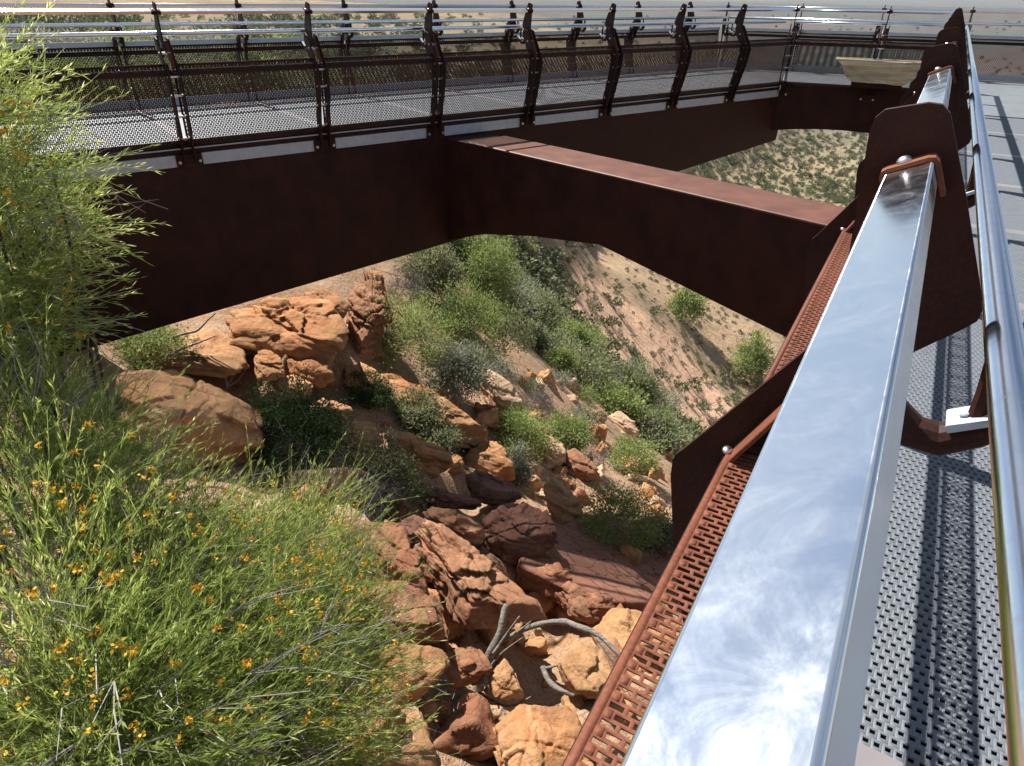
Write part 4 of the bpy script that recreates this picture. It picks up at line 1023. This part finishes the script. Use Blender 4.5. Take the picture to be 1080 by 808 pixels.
for cx, by, wp, hp, lab in ((428, 322, 48, 44, 'tangled dark leafless bush at the foot of the steel girder'), (572, 440, 40, 34, 'bare grey bush with fine twigs above the bright grassy one'), (640, 425, 44, 32, 'bare grey bush with arching branches beside the broad olive bush'), (610, 452, 46, 26, 'low bare grey bush amid pale ledge stones'), (628, 498, 40, 30, 'bare twiggy bush amid rubble above the bright grassy shrub'), (470, 752, 60, 50, 'dark tangle of dry twigs at the foot of the upright dead stick'), (388, 545, 60, 60, 'leafless grey bush tangled with the twiggy green shrub')):
    P, w_, h_, d = size_at(cx, by, wp, hp)
    put_shrub(shrub_data(460 + cx, w_, h_, 60, 0, .1, .01, None, False, .2, .2, 9, True), P, 0, (1, 1, 1), 'bare_bush', lab, 'bush')

# more bushes on the near slope, none of them standing out
NEARV = [shrub_data(600 + s, 1, .7, 90, 1500, .075, .016, M[('leaf_olive', 'leaf_bright', 'leaf_grey', 'leaf_olive')[s]], False, .2, .3, 5, False, .25, .5) for s in range(4)]
POLY = np.array([(440, 250), (540, 250), (600, 320), (700, 425), (745, 460), (700, 490), (600, 450), (530, 400), (440, 400)], float)
def inpoly(px, py):
    c = False; j = len(POLY) - 1
    for i in range(len(POLY)):
        a, b_2 = POLY[i], POLY[j]
        if (a[1] > py) != (b_2[1] > py) and px < (b_2[0] - a[0]) * (py - a[1]) / (b_2[1] - a[1]) + a[0]: c = not c
        j = i
    return c
cnt = 0
while cnt < 28:
    px, py = RNG.uniform(430, 750), RNG.uniform(250, 500)
    if not inpoly(px, py): continue
    d = hit(px, py, 9)
    if d > 75: continue
    s = RNG.uniform(18, 40) * d / FPX; P = at(px, py, d)
    put_shrub(NEARV[int(RNG.integers(4))], P - np.array([0, 0, .06 * s]), RNG.uniform(0, 6.28), (s, s * RNG.uniform(.8, 1.2), s * RNG.uniform(.7, 1.1)), 'shrub', 'plain low bush among many on the slope beyond the boulders', 'bush', 'bushes crowding the slope beyond the boulders'); cnt += 1
# scrub on the far slopes
FARV = [shrub_data(500 + s, 1, .72, 46, 640, .12, .036, M['leaf_far' if s % 3 else 'leaf_olive'], False, .15, .3, 4, False, .25, .5) for s in range(6)]
cand = []
for _ in range(3600):
    px = RNG.uniform(430, 935); py = RNG.uniform(140, 480)
    d = hit(px, py, 12)
    if d < 24 or d > 1200: continue
    cand.append((px, py, d))
for _ in range(1500):
    px = RNG.uniform(-20, 1080); py = RNG.uniform(16, 118); d = hit(px, py, 16)
    if d < 24 or d > 900: continue
    cand.append((px, py, d))
for _ in range(1700):
    px = RNG.uniform(700, 935); py = RNG.uniform(132, 236); d = hit(px, py, 150)
    cand.append((px, py, d))
ind = []
for px, py, d in cand:
    P = at(px, py, d)
    dry = 590 < px < 850 and 235 < py < 470
    ridge = d < 75
    g_ = fbm(np.array([[P[0] * .03, P[1] * .03, 0]]), 3, 8)[0]
    keep = .95 if (d > 210) else (.5 + .4 * max(g_, 0) if dry else .7)
    if RNG.uniform() > keep: continue
    if d > 210: s = RNG.uniform(.9, 2.6)
    elif ridge: s = RNG.uniform(.8, 2.0)
    else: s = RNG.uniform(.3, 1.0) ** 1.0 * (2.2 if RNG.uniform() < .12 else 1.1) if dry else RNG.uniform(.9, 2.6)
    ind.append((s / d, P, s, d))
ind.sort(key=lambda a: -a[0])
for k, (q, P, s, d) in enumerate(ind[:260]):
    put_shrub(NEARV[k % 4] if d < 95 else FARV[k % 6], P + np.array([0, 0, -.05 * s]), RNG.uniform(0, 6.28), (s, s * RNG.uniform(.8, 1.2), s * RNG.uniform(.75, 1.15)), 'scrub_bush', 'low scrub bush scattered on the far hillside and plain', 'bush', 'scrub bushes on the far slopes')
# the remaining scrub is one mass
lo = FARV[1]['foliage'][0]; n0 = len(lo.vertices); v0 = np.zeros(n0 * 3, np.float32); lo.vertices.foreach_get('co', v0); v0 = v0.reshape(-1, 4, 3)
V = []; tt = []
for q, P, s, d in ind[260:]:
    m_ = int(np.clip(60000 / d / 3 * s, 45, 200)); k = RNG.choice(len(v0), m_, replace=False); vv = v0[k]
    c = vv.mean(1, keepdims=True); vv = c + (vv - c) * math.sqrt(640 / m_) * .8
    a = RNG.uniform(0, 6.28); R_ = np.array([[math.cos(a), -math.sin(a), 0], [math.sin(a), math.cos(a), 0], [0, 0, 1]])
    V.append((vv.reshape(-1, 3) @ R_.T) * s + P); t0 = RNG.uniform(.15, .75); tt.append(np.repeat(np.clip(t0 + RNG.normal(size=m_) * .12, 0, 1), 4))
V = np.concatenate(V); me = mesh_np('scrub', V, np.arange(len(V)).reshape(-1, 4), False, np.concatenate(tt))
tag(add('scrub', me, None, M['leaf_far']), None, None, None, 'stuff')

# ------------------------------------------------------------------ dead wood
def branch(label, pts, d, rads, subs=(), wood='deadwood'):
    P = [at(x, y, d + (o[0] if o else 0)) for (x, y, *o) in pts]; o = P[0]
    r = empty('dead_branch', o, label, 'branch')
    def spl(Q, n=6):
        Q = np.array(Q); out = []
        for i in range(len(Q) - 1):
            p0, p1, p2, p3 = Q[max(i - 1, 0)], Q[i], Q[i + 1], Q[min(i + 2, len(Q) - 1)]
            for t in np.linspace(0, 1, n, endpoint=False):
                out.append(.5 * (2 * p1 + (p2 - p0) * t + (2 * p0 - 5 * p1 + 4 * p2 - p3) * t * t + (3 * p1 - p0 - 3 * p2 + p3) * t ** 3))
        out.append(Q[-1]); return np.array(out)
    S = spl(P); rr = np.interp(np.linspace(0, 1, len(S)), np.linspace(0, 1, len(rads)), rads)
    S = S + np.stack([vnoise(S * 9 + k * 7, 3) for k in range(3)], -1) * rr[:, None] * .35
    bm = bmesh.new(); bm_tube(bm, S - o, list(rr * (1 + .18 * vnoise(S * 22, 5))), 9); add('limb', bm_mesh('limb', bm, True), r, M[wood])
    for sp, sr in subs:
        Q = spl([at(x, y, d + (o2[0] if o2 else 0)) for (x, y, *o2) in sp]); bm = bmesh.new(); bm_tube(bm, Q - o, list(np.linspace(sr, sr * .4, len(Q))), 7); add('twig', bm_mesh('twig', bm, True), r, M[wood])
dB = hit(540, 720) - .75
branch('upright grey dead stick rising between the boulders', [(500, 741, .3), (512, 703, .1), (527, 667, .0), (534, 637, .0)], dB, [.044, .038, .03, .022], [([(520, 690), (532, 672, -.02), (548, 650, -.1)], .014), ([(508, 715, .1), (528, 690), (552, 672, -.1)], .01), ([(505, 730, .1), (535, 745, .0), (560, 735, -.1)], .012)])
branch('arching pale grey dead branch over the blocky tan boulder', [(531, 674, .05), (565, 660, -.1), (593, 656, -.2), (614, 662, -.3), (632, 672, -.35), (648, 686, -.4), (664, 706, -.4)], dB, [.016, .023, .024, .022, .018, .013, .007], [([(630, 673, -.35), (645, 695, -.4), (660, 719, -.4)], .015), ([(540, 671, 0), (552, 662, -.1), (560, 655, -.1)], .01)])
branch('forked grey twig lying left of the blocky tan boulder', [(572, 703, -.2), (578, 718, -.25), (590, 728, -.3), (606, 734, -.3)], dB, [.02, .02, .018, .012], [([(574, 705, -.2), (588, 702, -.25)], .014)])
dW = hit(215, 385) - .6
branch('thin white dead branch against the cliff under the girder', [(178, 358), (193, 352), (207, 349), (220, 337), (228, 330)], dW, [.02, .018, .016, .012, .006], (), 'deadwood_pale')
branch('second thin white dead branch lower on the cliff', [(178, 376), (190, 368), (202, 364), (216, 359), (228, 354)], dW - .1, [.02, .018, .016, .012, .006], [([(190, 368), (202, 371), (212, 366)], .01)], 'deadwood_pale')
branch('white forked twigs standing among small stones', [(240, 410), (238, 398), (236, 387)], hit(245, 408) - .3, [.018, .013, .008], [([(240, 406), (248, 394), (252, 382)], .01), ([(240, 408), (252, 400), (262, 384)], .01)], 'deadwood_pale')
HAZE = .00004
# thin air over the gorge
hz = box_me('haze', (-12000, -12000, float(Z.min()) - 4), (12000, 12000, max(9.0, float(Z.max()) + 4)))
hm, hnt = mat_new('haze air'); HN = NB(hnt); pv = HN.n('ShaderNodeVolumePrincipled'); pv.inputs['Color'].default_value = (.72, .87, 1, 1); pv.inputs['Density'].default_value = HAZE; pv.inputs['Anisotropy'].default_value = .2
ho = HN.n('ShaderNodeOutputMaterial'); HN.l(pv.outputs[0], ho.inputs['Volume']); hz.materials.append(hm)
tag(add('haze', hz), None, None, None, 'stuff')
# ------------------------------------------------------------------ light
EL = math.radians(50.6); SUN = np.array([-.604, .797]); SUN /= np.linalg.norm(SUN)
sd = np.array([SUN[0] * math.cos(EL), SUN[1] * math.cos(EL), math.sin(EL)])
L = bpy.data.lights.new('sun', 'SUN'); L.energy = 5.0; L.angle = math.radians(.53); L.color = (1, .955, .89)
lo_ = bpy.data.objects.new('sun', L); COL.objects.link(lo_)
lo_.rotation_euler = Vector(sd).to_track_quat('Z', 'Y').to_euler()
w = bpy.data.worlds.new('World'); SC.world = w; w.use_nodes = True
nt = w.node_tree; nt.nodes.clear(); N = NB(nt)
sky = N.n('ShaderNodeTexSky', sky_type='NISHITA'); sky.sun_disc = False; sky.sun_elevation = EL
sky.sun_rotation = math.atan2(SUN[0], SUN[1]); sky.altitude = 200; sky.dust_density = .6
tc = N.n('ShaderNodeTexCoord').outputs['Generated']
cl = N.noise(N.scalevec(tc, (1.0, 1.0, 2.2)), 2.2, 3.5, .5, .3)
cm = N.ramp(cl, [(.36, 0), (.72, 1)])
colr = N.mix(N.math('MULTIPLY', cm, .8), sky.outputs[0], (6.2, 6.7, 7.3))
bg = N.n('ShaderNodeBackground'); bg.inputs['Strength'].default_value = .052
N.l(colr, bg.inputs['Color']); o = N.n('ShaderNodeOutputWorld'); N.l(bg.outputs[0], o.inputs[0])
SC.view_settings.view_transform = 'Standard'; SC.view_settings.look = 'None'; SC.view_settings.gamma = 1
SC.view_settings.exposure = 1.18
SC.view_settings.use_curve_mapping = False
SC.cycles.volume_bounces = 0; SC.cycles.max_bounces = 6; SC.cycles.transparent_max_bounces = 8
bpy.context.view_layer.update()
